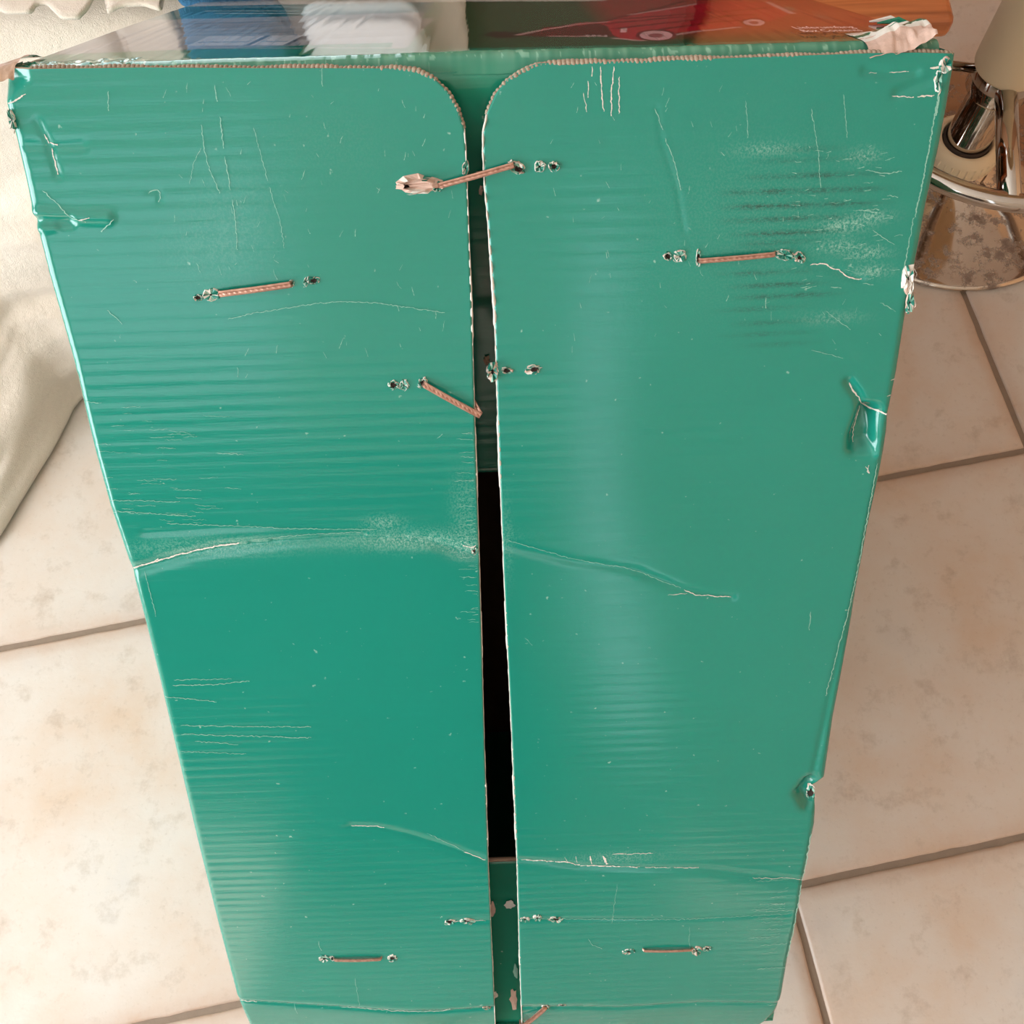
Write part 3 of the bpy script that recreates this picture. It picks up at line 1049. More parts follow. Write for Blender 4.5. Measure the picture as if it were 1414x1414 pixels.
scratch_part(flapR, [([(818, 92), (818, 106)], 1.6), ([(829, 92), (831, 130), (834, 155)], 1.8), ([(848, 92), (846, 112), (844, 130), (844, 160)], 1.8), ([(855, 105), (855, 158)], 1.5), ([(812, 112), (813, 135)], 1.4), ([(806, 128), (811, 155)], 1.4),
                     ([(1120, 366), (1140, 365), (1150, 371), (1160, 374), (1170, 382), (1178, 385), (1190, 386)], 2.0), ([(1232, 133), (1262, 134)], 1.8), ([(1266, 133), (1290, 132)], 2.4), ([(1200, 101), (1212, 101)], .9), ([(1228, 100), (1256, 99)], 1.1),
                     ([(1284, 94), (1304, 91)], 4.0), ([(945, 816), (960, 822), (1010, 826)], 1.8), ([(922, 822), (950, 820)], 1.2), ([(716, 1188), (740, 1189), (770, 1191), (785, 1190), (800, 1197), (870, 1198), (880, 1199)], 3.4),
                     ([(880, 1199), (965, 1199)], 1.6), ([(754, 1188), (756, 1192)], 2), ([(780, 1183), (783, 1191)], 2), ([(795, 1182), (797, 1191)], 2), ([(814, 1182), (817, 1192)], 4), ([(833, 1182), (838, 1193)], 7), ([(845, 1178), (865, 1179)], 2.4),
                     ([(865, 1179), (902, 1177)], 1.6), ([(1196, 568), (1210, 571), (1226, 573)], 4.0), ([(1174, 531), (1180, 543), (1187, 550), (1194, 566)], 2.6), ([(1196, 571), (1190, 585), (1184, 600), (1183, 618)], 1.6), ([(1242, 466), (1249, 472)], 2.4),
                     ([(1230, 526), (1241, 522)], 1.4), ([(1225, 548), (1238, 543)], 1.4), ([(1196, 645), (1202, 655), (1197, 652), (1200, 642)], 1.8), ([(1222, 632), (1226, 618)], 2.6), ([(1180, 803), (1188, 802)], 3), ([(1148, 992), (1153, 990)], 3),
                     ([(1040, 1213), (1062, 1214), (1090, 1213), (1108, 1217)], 1.6)], white_m, 'paper_crack')
R1 = [([(905, 150), (910, 165), (915, 180)], 1.4), ([(918, 190), (930, 220), (940, 262)], 1.2), ([(725, 880), (735, 890)], .8), ([(700, 745), (790, 772), (870, 786), (940, 813)], 1.0), ([(720, 1268), (850, 1270), (950, 1270)], 1.3), ([(950, 1270), (1092, 1262)], 1.0),
      ([(1195, 235), (1225, 240), (1245, 236)], 1.4), ([(1205, 318), (1235, 338)], 1.0), ([(1190, 290), (1215, 295)], 1.4), ([(1225, 270), (1240, 272)], 1.2), ([(1294, 140), (1281, 215), (1264, 300)], 2.2), ([(1300, 110), (1292, 160)], 4), ([(1262, 300), (1245, 390)], 1.6),
      ([(1212, 640), (1184, 790), (1170, 850), (1140, 960)], 1.8), ([(1120, 1150), (1098, 1270), (1086, 1330)], 2.4), ([(1057, 412), (1057, 425)], 1.4), ([(1120, 845), (1117, 870)], 1.4), ([(1140, 430), (1175, 455)], .8), ([(1216, 418), (1237, 430)], 1.0),
      ([(1120, 483), (1165, 495)], .8), ([(845, 1275), (852, 1220)], .8), ([(952, 1280), (952, 1310)], .8), ([(812, 1296), (818, 1305), (832, 1310)], 1.2), ([(1045, 1338), (1085, 1336)], 1.2), ([(1050, 1305), (1086, 1303)], 1.4), ([(1040, 1258), (1096, 1257)], 1),
      ([(1060, 1390), (1076, 1389)], 1.4), ([(1030, 140), (1033, 190)], .9), ([(1120, 150), (1130, 210), (1133, 260)], .9), ([(1165, 130), (1170, 190)], .9)]
for _ in range(60):
    x, y = rng.uniform(760, 1250), rng.uniform(110, 480)
    R1.append(([(x, y), (x + rng.uniform(-5, 5), y + rng.uniform(2, 12))], rng.uniform(.5, 1.0)))
for _ in range(70):
    x, y = rng.uniform(1090, 1235), rng.uniform(200, 400)
    R1.append(([(x, y), (x + rng.uniform(4, 14), y + rng.uniform(-3, 3))], rng.uniform(.6, 1.2)))
for _ in range(26):
    y = rng.uniform(1215, 1330)
    x = np.interp(y, [1215, 1330], [1098, 1078])
    R1.append(([(x - rng.uniform(14, 60), y + 2), (x - 8, y)], rng.uniform(.5, 1.1)))
scratch_part(flapR, R1, scr_m, 'scratches_and_glints')


# ---- staples and torn spots
def staple(parent, a, b, wpx, lift=0.0014, bent=None, label=None):
    A, B = surf(*a), surf(*b)
    ln = np.linalg.norm(B - A)
    q = (B - A) / ln
    nn = np.array([-q[1], q[0], 0])
    sc = (np.linalg.norm(np.array(face(*b)) - np.array(face(*a)))) / math.hypot(b[0] - a[0], b[1] - a[1])
    hw = wpx * sc / 2 * .85
    th = 0.0008
    path = [(-0.0004, 0.004), (-0.0002, 0.0), (0.0006, -lift)]
    n = 26
    for i in range(1, n):
        path.append((ln * i / n, -lift - 0.0006 * math.sin(math.pi * i / n)))
    path += [(ln - 0.0006, -lift), (ln + 0.0002, 0.0), (ln + 0.0004, 0.004)]
    if bent is not None:
        path = path[:-2]
    P = []
    for s, z in path:
        f = min(max(s / ln, 0), 1)
        base = A + (B - A) * f
        P.append(np.array([A[0] + q[0] * s, A[1] + q[1] * s, base[2] + z]))
    if bent is not None:
        e = surf(*bent)
        P += [P[-1] + q * 0.0008 + np.array([0, 0, .0008]), np.array([e[0], e[1], 0.004])]
    P = np.array(P)
    vs, fs = [], []
    for i, p in enumerate(P):
        d = P[min(i + 1, len(P) - 1)] - P[max(i - 1, 0)]
        d /= np.linalg.norm(d)
        out = np.cross(d, nn)
        out /= np.linalg.norm(out)
        if out[2] > 0:
            out = -out
        rib = 0.00035 * (i % 2)
        for x, z in ((-hw, 0), (-hw, th), (-hw * .55, th + .0002), (0, th - rib), (hw * .55, th + .0002), (hw, th), (hw, 0)):
            vs.append(p + nn * x + out * z)
    k = 7
    for i in range(len(P) - 1):
        for j in range(k):
            fs.append((i * k + j, i * k + (j + 1) % k, (i + 1) * k + (j + 1) % k, (i + 1) * k + j))
    fs += [tuple(range(k)), tuple(range((len(P) - 1) * k, len(P) * k))[::-1]]
    o = mesh_obj('staple', loc(vs), fs, copper, parent, False)
    if label:
        o['label'] = label
    return o


staple(flapL, (607, 255.5), (709, 227), 9.5, 0.0016, label='long copper staple bridging the slit')
staple(flapL, (586, 529), (664, 572), 10, 0.0014, bent=(652, 556), label='slanting copper staple bent back at the slit')
staple(flapL, (304, 404), (402, 391), 10)
staple(flapR, (966, 359), (1069, 350), 8.5)
staple(flapL, (462, 1323), (526, 1321.5), 6)
staple(flapR, (889, 1311), (955, 1310), 5)
staple(flapR, (721, 1414), (752, 1391), 7)


def torn(parent, cx, cy, rx, ry, ang=0.0, hole=0.5, pinkish=0.4, seed=0, lift=0.0016, holeoff=(0, 0)):
    """a torn spot: dark hole, ragged lips of bared paper around it, a few curled shreds"""
    r = np.random.default_rng(seed)
    a = Acc()
    rx, ry = rx * 1.08, ry * 1.08
    ca, sa = math.cos(ang), math.sin(ang)

    def pt(x, y, z):
        p = surf(cx + rx * (x * ca) - ry * y * sa, cy + rx * x * sa + ry * y * ca, 0)
        p[2] -= z
        return p
    n = 20
    an = np.linspace(0, 2 * math.pi, n, endpoint=False) + (r.random(n) - .5) * .2
    rad = 0.70 + 0.30 * vnoise(np.arange(n) * 0.9 + seed * 5.1, np.zeros(n) + seed) + 0.16 * (r.random(n) - .5)
    big = rx * ry > 200
    lips = lift * (0.25 + 0.9 * r.random(n))
    band = 0.80 if not big else 0.55
    outer = [pt(math.cos(t_) * q, math.sin(t_) * q, 0.0001) for t_, q in zip(an, rad)]
    mid = [pt(math.cos(t_) * q * (band + .12 * r.random()), math.sin(t_) * q * (band + .12 * r.random()), z) for t_, q, z in zip(an, rad, lips)]
    hx, hy = holeoff
    inn = [pt(hx + math.cos(t_) * q * hole * (.8 + .4 * r.random()), hy + math.sin(t_) * q * hole * (.8 + .4 * r.random()), 0.0003 + lift * .35 * r.random()) for t_, q in zip(an, rad)]
    cen = pt(hx, hy, 0.0001)
    gap = r.random(n) < (.30 if not big else .05)
    for k in range(n):
        j = (k + 1) % n
        mm = 1 if r.random() < pinkish else 0
        a.add(loc([outer[k], outer[j], mid[j], mid[k]]), [(0, 1, 2, 3)], 4 if gap[k] else mm)
        u_ = r.random()
        a.add(loc([mid[k], mid[j], inn[j], inn[k]]), [(0, 1, 2, 3)], (mm if big and u_ > .15 else (4 if u_ < .62 else (3 if u_ < .8 else mm))))
        a.add(loc([inn[k], inn[j], cen]), [(0, 1, 2)], 2)  # uncut hole: its shade is put into the patch colour
    for _ in range(4):      # curled shreds
        t0 = r.random() * 6.28
        w_ = 0.2 + 0.25 * r.random()
        ks = .45 + .35 * r.random()
        b0 = pt(math.cos(t0) * ks, math.sin(t0) * ks, lift * .6)
        b1 = pt(math.cos(t0 + w_) * (ks + .1), math.sin(t0 + w_) * (ks + .1), lift * .6)
        m0 = pt(math.cos(t0 + .5) * (ks + .1), math.sin(t0 + .5) * (ks + .1), lift * 1.3)
        m1 = pt(math.cos(t0 + w_ + .4) * (ks + .22), math.sin(t0 + w_ + .4) * (ks + .22), lift * 1.1)
        tip = pt(math.cos(t0 + .9) * (ks + .2), math.sin(t0 + .9) * (ks + .2), lift * (0.3 + r.random()))
        a.add(loc([b0, b1, m1, m0, tip]), [(0, 1, 2, 3), (3, 2, 4)], 1 if r.random() < pinkish else 0)
    return a.build('torn_spot', [white_m, pink_m, hole_shade_m, scr_m, chip_m], parent, False)


for q in [(flapL, 578, 255, 37, 14, -.03, .28, .8, 1, .0035, (-.55, .1)), (flapL, 603, 257, 10, 9, .2, .45, .7, 2, .002), (flapR, 712, 231, 14, 9, .35, .45, .7, 3, .0022, (.3, .1)),
          (flapR, 745, 230, 9, 9, .2, .2, .1, 4, .0016), (flapR, 765, 230, 9, 8, -.3, .45, .2, 5, .0016),
          (flapL, 543, 531, 8, 7, 0, .6, .3, 6, .0012), (flapL, 558, 531, 8, 8, 0, .15, .05, 7, .0012), (flapL, 584, 528, 7, 9, .2, .5, .3, 8, .0018), (flapR, 680, 512, 9, 14, .1, .25, .5, 9, .0030), (flapR, 700, 511, 9, 5, .1, .6, .4, 10, .0014),
          (flapR, 735, 510, 13, 7, -.15, .5, .4, 11, .0016, (.2, 0)), (flapL, 274, 410, 7, 5, 0, .6, .2, 12, .0012), (flapL, 292, 406, 13, 9, -.1, .15, .05, 13, .0016), (flapL, 403, 391, 4, 6, 0, .6, .2, 14, .001),
          (flapL, 423, 388, 4, 8, .2, .2, .05, 15, .0012), (flapL, 434, 387, 9, 6, 0, .55, .2, 16, .0012), (flapR, 922, 354, 7, 7, -.2, .6, .5, 17, .0014), (flapR, 939, 354, 10, 10, -.4, .15, .05, 18, .0016), (flapR, 964, 356, 4, 13, 0, .55, .2, 19, .0014),
          (flapR, 1083, 352, 13, 9, .25, .12, .1, 20, .0018), (flapR, 1104, 356, 10, 8, .5, .35, .5, 21, .0016), (flapL, 448, 1323, 9, 5, 0, .3, .05, 22, .001), (flapL, 459, 1323, 3, 4, 0, .6, .1, 23, .0008), (flapL, 542, 1322, 8, 5, .1, .5, .1, 24, .001),
          (flapL, 621, 1272, 8, 4, 0, .5, .2, 25, .0012), (flapL, 645, 1271, 12, 4, 0, .4, .3, 26, .0012), (flapR, 725, 1269, 7, 4, 0, .3, .3, 27, .001), (flapR, 742, 1267, 6, 5, .4, .3, .2, 28, .0012), (flapR, 768, 1269, 11, 4, .05, .45, .3, 29, .0012),
          (flapR, 868, 1314, 10, 4, -.2, .3, .4, 30, .0010), (flapR, 962, 1313, 8, 6, -.3, .2, .9, 31, .0016), (flapR, 977, 1310, 7, 3, 0, .5, .4, 32, .0010), (flapR, 753, 1391, 6, 4, 0, .5, .6, 33, .001), (flapR, 776, 1388, 6, 2.5, 0, .6, .6, 34, .0006),
          (flapL, 672, 1392, 7, 3, .3, .3, .9, 35, .0012), (flapL, 643, 232, 5, 11, .1, .2, .6, 36, .0016), (flapR, 1254, 384, 9, 24, .15, .12, .2, 37, .0030), (flapR, 1256, 417, 6, 18, .12, .15, .6, 38, .0030), (flapR, 1120, 1098, 6, 13, .1, .6, .3, 39, .0012),
          (flapR, 1305, 90, 9, 14, .1, .1, .5, 40, .0030), (flapR, 1296, 112, 6, 18, .15, .15, .2, 41, .0018), (flapL, 18, 165, 5, 18, -.25, .15, .0, 42, .0022), (flapL, 655, 760, 5, 7, 0, .4, .5, 43, .001)]:
    torn(*q)


# bits of board seen in the slit
def inner_torn(parent, cx, cy, rx, ry, seed, mats):
    r = np.random.default_rng(seed)
    n = 14
    wd = WIN
    for _ in range(6):
        wd = float(win_at(face(cx, cy, wd)[1]))
    pts = []
    for k in range(n):
        a_ = 2 * math.pi * k / n
        q = 0.6 + .5 * r.random()
        u, v = face(cx + rx * q * math.cos(a_), cy + ry * q * math.sin(a_), wd)
        pts.append((u, v, float(win_at(v)) - 0.0011 - .0004 * r.random()))
    u, v = face(cx, cy, wd)
    a = Acc()
    a.add(loc(pts + [(u, v, float(win_at(v)) - 0.0022)]), [(k, (k + 1) % n, n) for k in range(n)])
    return a.build('torn_spot', mats, parent, False)


for q in ((in_top, 664, 262, 4, 8, 1, pink_m), (in_top, 663, 238, 6, 4, 2, kraft_m), (in_top, 672, 496, 5, 8, 3, kraft_m), (in_bot, 680, 1253, 4, 10, 4, pink_m), (in_bot, 704, 1248, 8, 6, 5, white_m),
          (in_bot, 709, 1378, 6, 14, 6, pink_m), (in_bot, 684, 1372, 4, 5, 7, white_m), (in_bot, 712, 1340, 4, 10, 8, scr_m)):
    inner_torn(*q)
a = Acc()
q = [face(655, 1190, .034), face(722, 1188, .034)]
a.tube(loc([(q[0][0], q[0][1], float(win_at(v_b)) + .002), (q[1][0], q[1][1], float(win_at(v_b)) + .002)]), 0.0016, 8)
a.build('cut_edge', kraft_m, in_bot, True)


# ---- crushed corners of the carton
def crumple(name, px_poly, height, mats, seed, parent, split=0.35, res=46):
    """crumpled raw board around a corner, laid over the front fold"""
    r = np.random.default_rng(seed)
    uu = [toppt(*p)[0] for p in px_poly]
    u0, u1 = min(uu), max(uu)
    w0, w1 = -0.001, 0.045
    a = Acc()
    us_ = np.linspace(u0, u1, res)
    ws_ = np.linspace(w0, w1, res)
    Uc, Wc = np.meshgrid(us_, ws_)
    e = np.clip(np.minimum(Uc - u0, 0.012) / 0.012, 0, 1) * np.clip((w1 - Wc) / 0.02, 0, 1)
    s = seed * 13.7
    hgt = height * (0.45 + 0.75 * (vnoise(Uc * 60 + s, Wc * 70) - .3) + 0.55 * np.abs(vnoise(Uc * 150 + s, Wc * 60) - .5) + 0.25 * (vnoise(Uc * 420 + s, Wc * 200) - .5)) * e
    hgt = np.maximum(hgt, 0) * (0.5 + 0.5 * np.clip((Uc - u0) / (u1 - u0), 0, 1))
    Vc = 0.0065 * np.exp(-np.maximum(Wc, 0) / 0.004) - hgt
    P = np.stack([Uc, Vc, Wc], -1)
    idx_ = np.arange(P[..., 0].size).reshape(Uc.shape)
    f_ = np.stack([idx_[:-1, :-1], idx_[:-1, 1:], idx_[1:, 1:], idx_[1:, :-1]], -1)[..., ::-1].reshape(-1, 4)
    cu, cw = Uc[:-1, :-1].ravel(), Wc[:-1, :-1].ravel()
    nz_ = vnoise(cu * 190 + s, cw * 160)
    mi = np.where(cw < 0.010, 0, np.where(cw < .015, 1, np.where(nz_ > .60, 2, np.where(nz_ > .42, 1, 0))))
    return mesh_obj(name, loc(P.reshape(-1, 3)), f_, mats, parent, False, mi)


crumple('crushed_corner', [(1220, 66), (1302, 60)], 0.0095, [pink_m, white_m, green_in], 3, box)
crumple('crushed_corner', [(2, 88), (42, 86)], 0.004, [kraft_m, pink_m, green_in], 5, box)
a = Acc()
for k, (x, y) in enumerate([(1225, 32), (1236, 34), (1247, 40), (1258, 44)]):
    u, w = toppt(x, y)
    a.tube(loc([(u - .010, -.001, w), (u, -.0025, w - .004), (u + .006, -.001, w - .01)]), [.0004, .0018, .0004], 6, k % 2)
a.build('torn_flake', [white_m, green_in], top, False)
# ------------------------------------------------------------------ covered seat, blankets and cushion behind the box
SEAT = 0.585
t = NT('terry_cloth')
co = t.coords('Object')
n1 = t.noise(co, 900.0, 3, 0.7)
n2 = t.noise(co, 60.0, 5, 0.6)
n3 = t.noise(co, 5.0, 3, 0.5)
t.set(Base_Color=t.mix((n3, 0), lin(220, 194, 170), lin(236, 224, 212)), Roughness=0.95)
t.b.inputs['Sheen Weight'].default_value = 0.4
b1 = t.bump((n2, 0), 0.5, 0.004)
b2 = t.bump((n1, 0), 0.7, 0.0016, b1)
t.t.links.new(b2.outputs[0], t.b.inputs['Normal'])
terry = t.m
t = NT('blue_terry')
co = t.coords('Object')
n1 = t.noise(co, 600.0, 3, 0.7)
t.set(Base_Color=t.mix((n1, 0), lin(30, 84, 124), lin(62, 122, 158)), Roughness=0.95)
t.t.links.new(t.bump((n1, 0), 0.9, 0.003).outputs[0], t.b.inputs['Normal'])
blue = t.m

seat = empty('daybed', (-0.62, 1.05, 0))
tag(seat, 'unseen dark brown upholstered daybed under the cream blanket, behind the green box', 'daybed')
fab = simple('upholstery', (74, 60, 44), 0.9, var=0.1, scale=300, bump=0.001)
for x in (-0.5, 0.72):
    for y in (-0.28, 0.38):
        a = Acc(); a.box((x - .03, y - .03, 0), (x + .03, y + .03, .09)); bevel(a.build('leg', fab, seat), .004)
a = Acc(); a.box((-.56, -.345, .09), (.80, .45, .38)); bevel(a.build('base', fab, seat), .02, 3)
a = Acc(); a.box((-.56, -.345, .38), (.80, .45, SEAT - .012)); bevel(a.build('cushion', fab, seat), .03, 3)  # bare right end extended to darken the reflection in the box top


def blanket():
    nx, nt_ = 170, 260
    xs = np.linspace(-1.25, -0.03, nx)
    edge = np.interp(xs, [-1.25, -0.95, -0.80, -0.667, -0.653, -0.631, -0.612, -0.591, -0.56, -0.45, 0.0],
                     [0.30, 0.28, 0.30, 0.452, 0.486, 0.536, 0.577, 0.640, 0.672, 0.684, 0.684])
    tt_ = np.linspace(0, 1, nt_)
    X = np.repeat(xs[:, None], nt_, 1)
    Yv = np.zeros_like(X); Z = np.zeros_like(X)
    yf = 0.690
    for i in range(nx):
        e = edge[i]
        # control profile: top rear -> top front -> rounded lip -> down -> floor edge
        fl = max(yf - e, 0.004)
        ctrl = np.array([(1.49, SEAT), (1.2, SEAT + .004), (0.95, SEAT + .006), (0.80, SEAT + .004), (yf + .035, SEAT), (yf + .006, SEAT - .012), (yf, SEAT - .04),
                         (yf - fl * .10, .40), (yf - fl * .22, .22), (yf - fl * .38, .09), (yf - fl * .60, .035), (yf - fl * .8, .018), (e + .004, .012), (e, .006)])
        s_ = np.r_[0, np.cumsum(np.linalg.norm(np.diff(ctrl, axis=0), axis=1))]
        f_ = tt_ * s_[-1]
        Yv[i] = np.interp(f_, s_, ctrl[:, 0]); Z[i] = np.interp(f_, s_, ctrl[:, 1])
    for _ in range(6):      # smooth the profile
        Yv[:, 1:-1] = (Yv[:, :-2] + 2 * Yv[:, 1:-1] + Yv[:, 2:]) / 4
        Z[:, 1:-1] = (Z[:, :-2] + 2 * Z[:, 1:-1] + Z[:, 2:]) / 4
    T_ = np.repeat(tt_[None], nx, 0)
    hang = np.clip((SEAT - .05 - Z) / .1, 0, 1) * np.clip((-0.30 - X) / .15, 0, 1)
    fold = 0.030 * (vnoise(X * 5 + 3, T_ * 22 + X * 7) - .35) + 0.014 * (vnoise(X * 16, T_ * 48 + 5) - .4)
    lift = hang * np.clip((T_ - .5) / .1, 0, 1) * np.clip((1 - T_) / .05, 0, 1)
    Yv = Yv - np.maximum(fold, -.003) * lift
    Z = np.maximum(Z + np.maximum(fold, 0) * 0.5 * lift, 0.006)
    topm = np.clip((Z - SEAT + .02) / .02, 0, 1)
    Z = Z + topm * 0.010 * (vnoise(X * 7, Yv * 9))
    idx_ = np.arange(X.size).reshape(X.shape)
    f_ = np.stack([idx_[:-1, :-1], idx_[:-1, 1:], idx_[1:, 1:], idx_[1:, :-1]], -1).reshape(-1, 4)
    o = mesh_obj('blanket', np.stack([X, Yv, Z], -1).reshape(-1, 3), f_, terry, None, True)
    m = o.modifiers.new('thickness', 'SOLIDIFY')
    m.thickness = 0.008
    m.offset = 0.0
    return o


bl = blanket()
tag(bl, 'cream terry blanket hanging over the seat down to the floor left of the green box', 'blanket')


def throw(name, edge_px, depth, z0, seed, amp, label):
    """a bunched cloth on the seat whose near edge follows the given picture points on the seat"""
    q = np.array([at_height(x, y, z0)[:2] for x, y in edge_px])
    q, _ = resample(q, 0.004)
    n = len(q); m_ = 60
    tt_ = np.linspace(0, 1, m_)
    X = q[:, 0][:, None] + 0 * tt_[None]
    Yv = q[:, 1][:, None] * (1 - tt_) + (q[:, 1].max() + depth) * tt_
    Z = z0 + amp * (0.25 + vnoise(X * 11 + seed, Yv * 8 + seed * 2)) * np.clip(tt_[None] * 9, .35, 1)
    Z[:, 0] = z0 + 0.004
    idx_ = np.arange(X.size).reshape(X.shape)
    f_ = np.stack([idx_[:-1, :-1], idx_[1:, :-1], idx_[1:, 1:], idx_[:-1, 1:]], -1).reshape(-1, 4)
    o = mesh_obj(name, np.stack([X, Yv, Z], -1).reshape(-1, 3), f_, terry, None, True)
    md = o.modifiers.new('thickness', 'SOLIDIFY'); md.thickness = 0.004; md.offset = 1.0
    return tag(o, label, 'towel')


throw('towel', [(-160, 30), (-60, 14), (0, 20), (12, 26), (48, 25), (54, 14), (68, 13), (88, 33), (112, 33), (125, 20), (138, -6), (150, -40)], 0.35, SEAT + .024, 2, .020,
      'rumpled white towel on the covered seat, its wavy edge at the upper left corner')
throw('towel', [(150, -14), (153, 20), (150, 26), (172, 16), (200, 14), (226, 22), (229, 2), (229, -30)], 0.25, SEAT + .022, 9, .012,
      'folded beige towel on the seat between the white towel and the blue cushion')
# blue folded towel, and an unseen white one added for the bright reflection
def folded_towel(x, y, hx, hy, layers, mat, label):
    bt = empty('folded_towel', (x, y, SEAT + .020))
    tag(bt, label, 'towel', None)
    n = 20
    se = lambda q, e: math.copysign(abs(q) ** e, q)
    for k in range(layers):
        vs, fs = [], []
        for i in range(n + 1):
            for j in range(2 * n):
                th_, ph_ = math.pi * i / n, math.pi * j / n
                vs.append(((hx - .0015 * k) * se(math.sin(th_), .35) * se(math.cos(ph_), .25) + .001 * k, (hy - .004 * k) * se(math.sin(th_), .35) * se(math.sin(ph_), .25), .0065 + .013 * k + .0065 * se(math.cos(th_), .7)))
        for i in range(n):
            for j in range(2 * n):
                fs.append((i * 2 * n + j, (i + 1) * 2 * n + j, (i + 1) * 2 * n + (j + 1) % (2 * n), i * 2 * n + (j + 1) % (2 * n)))
        mesh_obj('fold', vs, fs, mat, bt, True)


white_terry = simple('white_cotton', (250, 250, 250), 0.9, var=0.03, scale=400, bump=0.001)
p0 = at_height(229, 20, SEAT + .03)
folded_towel(p0[0] + .047, p0[1] + .15, .045, .14, 3, blue, 'blue terry towel folded flat just behind the box top, right of the beige towel')
folded_towel(p0[0] + .151, p0[1] + .20, .052, .18, 2, white_terry, 'added white folded towel, unseen, that brightens the reflection in the glossy box top')

# ------------------------------------------------------------------ small wooden table at the right behind the box
t = NT('orange_wood')
co = t.coords('Object', (1.2, 16, 16))
wv = t.n('ShaderNodeTexNoise')
wv.inputs['Scale'].default_value = 3.0
wv.inputs['Detail'].default_value = 8
wv.inputs['Distortion'].default_value = 0.8
t.l(co, 0, wv, 'Vector')
gr = t.noise(t.coords('Object', (6, 260, 260)), 1.0, 3)
r1 = t.ramp([(0.3, lin(146, 78, 44)), (0.5, lin(196, 114, 66)), (0.7, lin(214, 138, 84))])
t.l(wv, 0, r1, 0)
r2 = t.ramp([(0.35, (.78, .72, .66)), (0.55, (1, 1, 1))])
t.l(gr, 0, r2, 0)
t.set(Base_Color=t.mix(.7, (r1, 0), (r2, 0), 'MULTIPLY'), Roughness=0.35)
wood = t.m
HT = 0.50
pr, pf = at_height(1328, 6, HT), at_height(1322, 27, HT)
tb = empty('side_table', (pf[0] - .10, pf[1] + .17, 0))
tag(tb, 'small orange-brown wooden side table behind the right end of the box', 'table')
a = Acc(); a.box((-.115, -.17, HT - .024), (.10, .19, HT)); bevel(a.build('table_top', wood, tb), .007, 3)
for x in (-.09, .07):
    for y in (-.13, .16):
        a = Acc(); a.tube([(x, y, 0), (x, y, HT - .024)], [.014, .018], 12); a.build('leg', wood, tb, True)
for y in (-.135, .165):
    a = Acc(); a.box((-.085, y - .008, HT - .084), (.065, y + .008, HT - .024)); a.build('apron', wood, tb)
for x in (-.095, .075):
    a = Acc(); a.box((x - .008, -.12, HT - .084), (x + .008, .15, HT - .024)); a.build('apron', wood, tb)

# ------------------------------------------------------------------ bar stool
def chrome(name, rust, tone=(196, 188, 180)):
    t = NT(name)
    co = t.coords('Object')
    n = t.noise(co, 38.0, 8, 0.72)
    n2 = t.noise(co, 9.0, 3, 0.5)
    r = t.ramp([(0.50, (0, 0, 0)), (0.62, (1, 1, 1))])
    t.l(n, 0, r, 0)
    k = t.math('MULTIPLY', (r, 0), (n2, 0))
    k = t.math('MULTIPLY', k, rust, True)
    t.set(Base_Color=t.mix(k, lin(*tone), lin(84, 52, 34)), Metallic=t.math('SUBTRACT', 1.0, k), Roughness=t.math('ADD', t.math('MULTIPLY', k, .5), .07))
    return t.m


chrome_m = chrome('chrome', 0.0)
rusty_m = chrome('rust_spotted_chrome', 1.25, (200, 188, 176))
cream_m = simple('cream_plastic', (250, 226, 188), 0.5, var=0.04, scale=20)
dark_m = simple('dark_gap', (72, 56, 44), 0.8)
st = empty('bar_stool', (0.6365, 0.961, 0))
tag(st, 'chrome bar stool with rust-spotted round base and cream column, right of the box', 'stool')
a = Acc()
a.lathe([(0, .002), (.196, .002), (.199, .004), (.200, .0065), (.1985, .0095), (.194, .0105), (.188, .0105), (.15, .0165), (.11, .024), (.075, .034), (.055, .044), (.045, .05), (0, .05)], 96)
a.build('base', rusty_m, st, True)
a = Acc()
a.lathe([(.050, .044), (.050, .060), (.048, .068), (.040, .076), (.036, .077), (.034, .074), (.034, .05)], 64)
a.build('collar', cream_m, st, True)
for k in range(30):      # grip ribs round the collar
    an = 2 * math.pi * k / 30
    a = Acc()
    a.tube([(.0495 * math.cos(an), .0495 * math.sin(an), .051), (.0485 * math.cos(an), .0485 * math.sin(an), .066)], .0018, 6)
    a.build('collar_rib', cream_m, st, True)
a = Acc(); a.lathe([(.0326, .06), (.0326, .0785), (.0308, .0795), (.0304, .07)], 48); a.build('seal', dark_m, st, True)
a = Acc(); a.lathe([(.0300, .05), (.0300, .19)], 64); a.build('column', chrome_m, st, True)
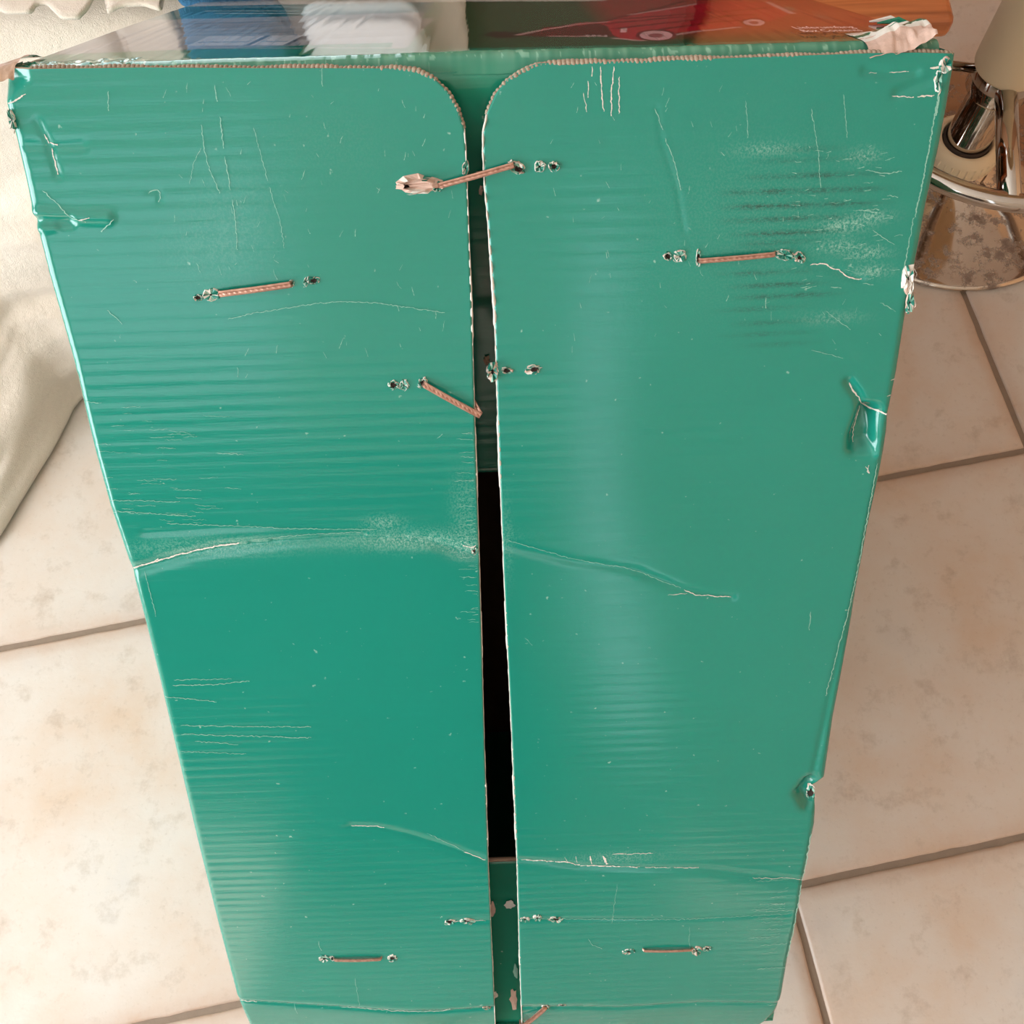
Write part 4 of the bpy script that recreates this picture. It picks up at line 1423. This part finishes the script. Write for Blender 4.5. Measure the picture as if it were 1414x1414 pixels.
a = Acc(); a.lathe([(.0315, .172), (.0395, .171), (.0405, .172), (.0405, .232), (.030, .233)], 64); a.build('sleeve', chrome_m, st, True)
a = Acc(); a.lathe([(.030, .2085), (.0415, .2085), (.0435, .210), (.0440, .213), (.0465, .34), (.048, .60), (.03, .605)], 64); a.build('column_cover', cream_m, st, True)
RR, HR = .213, .214
a = Acc()
a.tube([(RR * math.cos(x), RR * math.sin(x), HR) for x in np.linspace(math.radians(172), math.radians(368), 81)], .0118, 16)
a.build('foot_ring', chrome_m, st, True)
e = at_height(1394, 262, HR)
e = np.array([e[0] - .6365, e[1] - .961]); an0 = math.atan2(e[1], e[0])
for an, rr_ in ((an0, .0135), (math.radians(172), .006), (math.radians(368), .006)):
    a = Acc()
    a.tube([(.036 * math.cos(an), .036 * math.sin(an), .200), (.12 * math.cos(an), .12 * math.sin(an), .206), (RR * math.cos(an), RR * math.sin(an), HR)], rr_, 14)
    a.build('spoke', chrome_m, st, True)
a = Acc(); a.lathe([(0, .60), (.16, .60), (.185, .61), (.19, .63), (.185, .65), (.16, .66), (0, .662)], 64); a.build('seat', cream_m, st, True)

# ------------------------------------------------------------------ unseen cabinet added for the dark figure mirrored in the flaps
dark_wood = simple('dark_wood', (58, 42, 32), 0.45, var=0.2, scale=12)
sb = empty('added_sideboard', (-0.27, -2.1, 0))
tag(sb, 'added dark brown cabinet, unseen, darkening the reflection in the flaps', 'added_sideboard')
a = Acc(); a.box((-.34, -.22, .08), (.34, .20, 1.15)); bevel(a.build('body', dark_wood, sb), .004)
a = Acc(); a.box((-.36, -.23, 1.15), (.36, .23, 1.18)); bevel(a.build('top', dark_wood, sb), .006)
for x in (-.172, .172):
    a = Acc(); a.box((x - .164, .20, .10), (x + .164, .218, 1.13)); d_ = bevel(a.build('door', dark_wood, sb), .004)
    a = Acc(); a.tube([(x * .12, .228, .60), (x * .12, .228, .74)], .006, 8); a.build('handle', chrome_m, d_, True)
for x in (-.3, .3):
    for y in (-.18, .17):
        a = Acc(); a.box((x - .02, y - .02, 0), (x + .02, y + .02, .08)); a.build('leg', dark_wood, sb)
